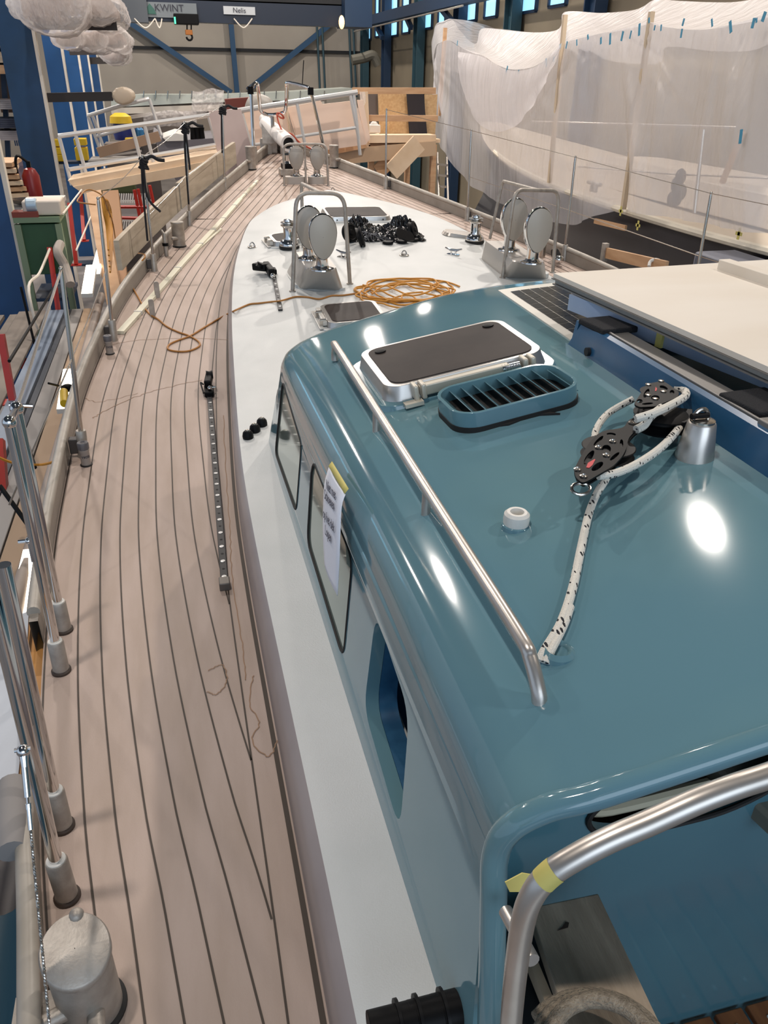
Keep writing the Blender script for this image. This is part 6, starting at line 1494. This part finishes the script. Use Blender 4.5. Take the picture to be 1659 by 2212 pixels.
tag(obj('yellow_plug', MB().tube([P(138, 846, X=-.9), P(139, 872, X=-.88)], .028, 12), YEL), 'yellow plug beside the WATER stanchion outside the bulwark', 'plug')
tag(obj('black_clamp', MB().ball(P(146, 838, X=-.9), .03, sc=(1.6, 1, 1)).tube([P(105, 828, X=-.95), P(146, 838, X=-.9)], .008, 6), BLACK), 'black clamp above the yellow plug', 'clamp')
tag(obj('orange_lead', MB().tube(catmull([P(-10, 985, X=-1.1), P(30, 1000, X=-1.05), P(85, 1004, X=-.95), P(115, 998, X=-.85)], 5), .008, 6), ROPEY), 'orange cable running outboard to the bulwark', 'cable')
# glowing strips added for lamp reflections and lit gaps between boat and stage
for k, (a, b_, lab) in enumerate([((40, 1330), (70, 1190), 'glowing strip added for the bright gap beside the forward gate stanchion'), ((138, 880), (150, 800), 'glowing strip added for the bright gap outboard of the WATER stanchion'), ((187, 632), (196, 575), 'glowing strip added for the bright gap below the red scaffold posts'), ((205, 590), (222, 525), 'glowing strip added for the bright gap behind the timber post')]):
    p = P(*a, X=-.98+.0*k); q_ = P(*b_, X=-.98)
    lt = thing('glow_strip', lab, 'lamp', p); obj('housing', MB().beam(p-Vector((0, 0, .03)), q_-Vector((0, 0, .03)), .11, .04), BONE, lt)
    obj('glow_face', MB().beam(p, q_, .09, .03), mat('strip_glow', 'fff2dc', .4, emit='fff0d8', estr=5), lt)
# yellow crates, table, machines far left-centre
for k, (px, lab) in enumerate([((118, 308), 'upper yellow crate behind the first column'), ((122, 325), 'middle yellow crate behind the first column'), ((126, 340), 'lower yellow crate behind the first column'), ((174, 306), 'upper yellow crate between the blue columns'), ((176, 325), 'middle yellow crate between the blue columns'), ((178, 338), 'lower yellow crate between the blue columns')]):
    rbox('yellow_crate', px, 17.5, (.22, .3, .12), YEL, lab, 'crate')
q_ = P(150, 345, Y=17.5); cr2 = thing('crate_rack', 'dark rack carrying the yellow crates behind the blue columns', 'rack', (q_.x, 17.5, Z0))
obj('shelf', MB().box((q_.x, 17.6, q_.z-.05), (1.1, .4, .04)).box((q_.x, 17.6, Z0+.5), (1.1, .4, .04)), HALLD, cr2)
for sx_ in (-.52, .52): obj('leg', MB().box((q_.x+sx_, 17.6, (q_.z+Z0)/2), (.05, .4, q_.z-Z0)), HALLD, cr2)
q_ = P(270, 303, Y=18); tag(obj('tool_cabinet', MB().box((q_.x+.1, 18.1, (q_.z+Z0)/2-.05), (1.0, .6, q_.z-Z0)), mat('brown_grey_cabinet', '6b625c', .6), bevel=.01), 'grey-brown cabinet under the yellow vacuum cleaner', 'cabinet')
vc = thing('yellow_vacuum', 'yellow and blue workshop vacuum cleaner beyond the railing', 'vacuum cleaner', P(268, 295, Y=18))
obj('tank', MB().lathe([(.2, 0), (.22, .1), (.2, .3)], P(270, 290, Y=18)-Vector((0, 0, .1)), 20), mat('navy_plastic', '1f2a6e', .4), vc, world=True); obj('lid', MB().lathe([(.22, .2), (.2, .32), (.1, .38)], P(265, 290, Y=18), 20), YEL, vc); obj('foot', MB().box(P(282, 303, Y=17.8), (.2, .2, .1)), YEL, vc, bevel=.02)
obj('front_panel', MB().box(P(263, 262, Y=17.9), (.08, .05, .14)), BONE, vc)
for k, x in enumerate((298, 306)):
    tag(obj('blue_bottle', MB().lathe([(.05, -.12), (.05, .08), (.02, .12)], P(x, 290, Y=18), 12), mat('blue_bottle', '3f7fb0', .4)), ['left', 'right'][k]+' of two blue bottles beside the yellow vacuum cleaner', 'bottle')
rbox('tool_bench', (265, 345), 15.8, (1.1, .8, .05), mat('steel_bench', '8c8780', .5), 'steel bench with racks of tools below the railing', 'bench')
m = MB()
for j in range(7): m.beam(P(216, 322+j*9, Y=16), P(300+j*3, 308+j*9, Y=16), .04, .03)
tag(obj('steel_rods', m, mat('striped_rods', 'a9a29c', .4, .5)), 'stack of steel rods lying below the small railing', 'rods')
tag(obj('sloping_beam', MB().beam(P(212, 330, Y=15.5), P(345, 294, Y=15.5), .08, .16), mat('tan_beam', '9a7d64', .6)), 'tan beam sloping in front of the steel rods', 'beam')
# red barrier and light floor panels seen beyond the side plank
m = MB()
for (a, b_) in [((290, 410), (302, 470)), ((298, 408), (312, 480)), ((323, 400), (335, 455)), ((250, 447), (330, 447)), ((250, 470), (318, 472))]: m.tube([P(*a, Y=12.5), P(*b_, Y=12.5)], .025, 6)
tag(obj('red_barrier', m, RED), 'red tubular barrier seen beyond the dusty plank', 'barrier')
m = MB()
for k in range(14): m.beam(P(248+k*5, 418, Y=13.2), P(246+k*5, 438, Y=13.2), .02, .02)
tag(obj('ribbed_radiator', m, BONE), 'white ribbed panel behind the red barrier, upper one', 'panel'); m = MB()
for k in range(12): m.beam(P(254+k*5, 478, Y=12.8), P(252+k*5, 494, Y=12.8), .02, .02)
tag(obj('ribbed_radiator', m, BONE), 'white ribbed panel behind the red barrier, lower one', 'panel')
tag(obj('floor_sheet', MB().box(P(285, 455, Y=13.3), (.7, .05, .3)), mat('pale_floor_panel', 'c7c0bb', .6)), 'pale panel behind the red barrier', 'panel')
tag(obj('green_cover', MB().box(P(240, 395, Y=15), (.8, .3, .35)), mat('green_cover', '3f4a2c', .7), bevel=.05), 'olive cover under the gangway', 'cover')
# insulated timber block and teal tarpaulin at the left bottom
ib = thing('timber_block', 'timber block with pale top sheet outside the bulwark at the left edge', 'timber', P(20, 1700, z=-.35))
zt_ = -.02
q = [P(x, y, z=zt_) for x, y in [(-40, 1360), (30, 1332), (62, 1320), (58, 1400), (50, 1500), (42, 1650), (38, 1685), (-60, 1705)]]
obj('pale_sheet', MB().prism([(v.x, v.y) for v in q], zt_-.01, zt_), mat('pale_grey_sheet', 'b9bfc8', .5), ib)
q = [P(x, y, z=zt_-.012) for x, y in [(62, 1318), (98, 1398), (96, 1480), (90, 1590), (80, 1690), (78, 1770), (-60, 1790), (-60, 1700), (40, 1690), (46, 1500)]]
obj('timber_body', MB().prism([(v.x, v.y) for v in q], zt_-.14, zt_-.012), mat('orange_pine', 'd19a5a', .6, col2='c28a4b', nscale=3), ib, bevel=.002)
tp = P(20, 2000, z=-.9)
tag(obj('teal_tarpaulin', MB().grid(lambda u, v: Vector((-1.6+1.05*u, -.4+2.2*v, -.45-.5*(1-u)+.06*math.sin(u*18+v*3))), 40, 20), mat('dark_teal_tarp', '1f4454', .5), sharp=180), 'dark teal tarpaulin hanging outside the hull at the bottom left', 'tarpaulin')
m = MB(); m.tube([Vector((bw(Y)-.045, Y, HB+.012)) for Y in (1.42, 1.48, 1.58, 1.64)], [.034, .04, .04, .037], 14)
tag(obj('foam_sleeve', m, mat('grey_foam', '8a8684', .8)), 'grey foam sleeve around the cap rail below the timber block', 'sleeve')
for o in list(bpy.data.objects):
    if o.type == 'MESH' and o.parent is None and 'label' not in o and 'kind' not in o: print('UNTAGGED', o.name)
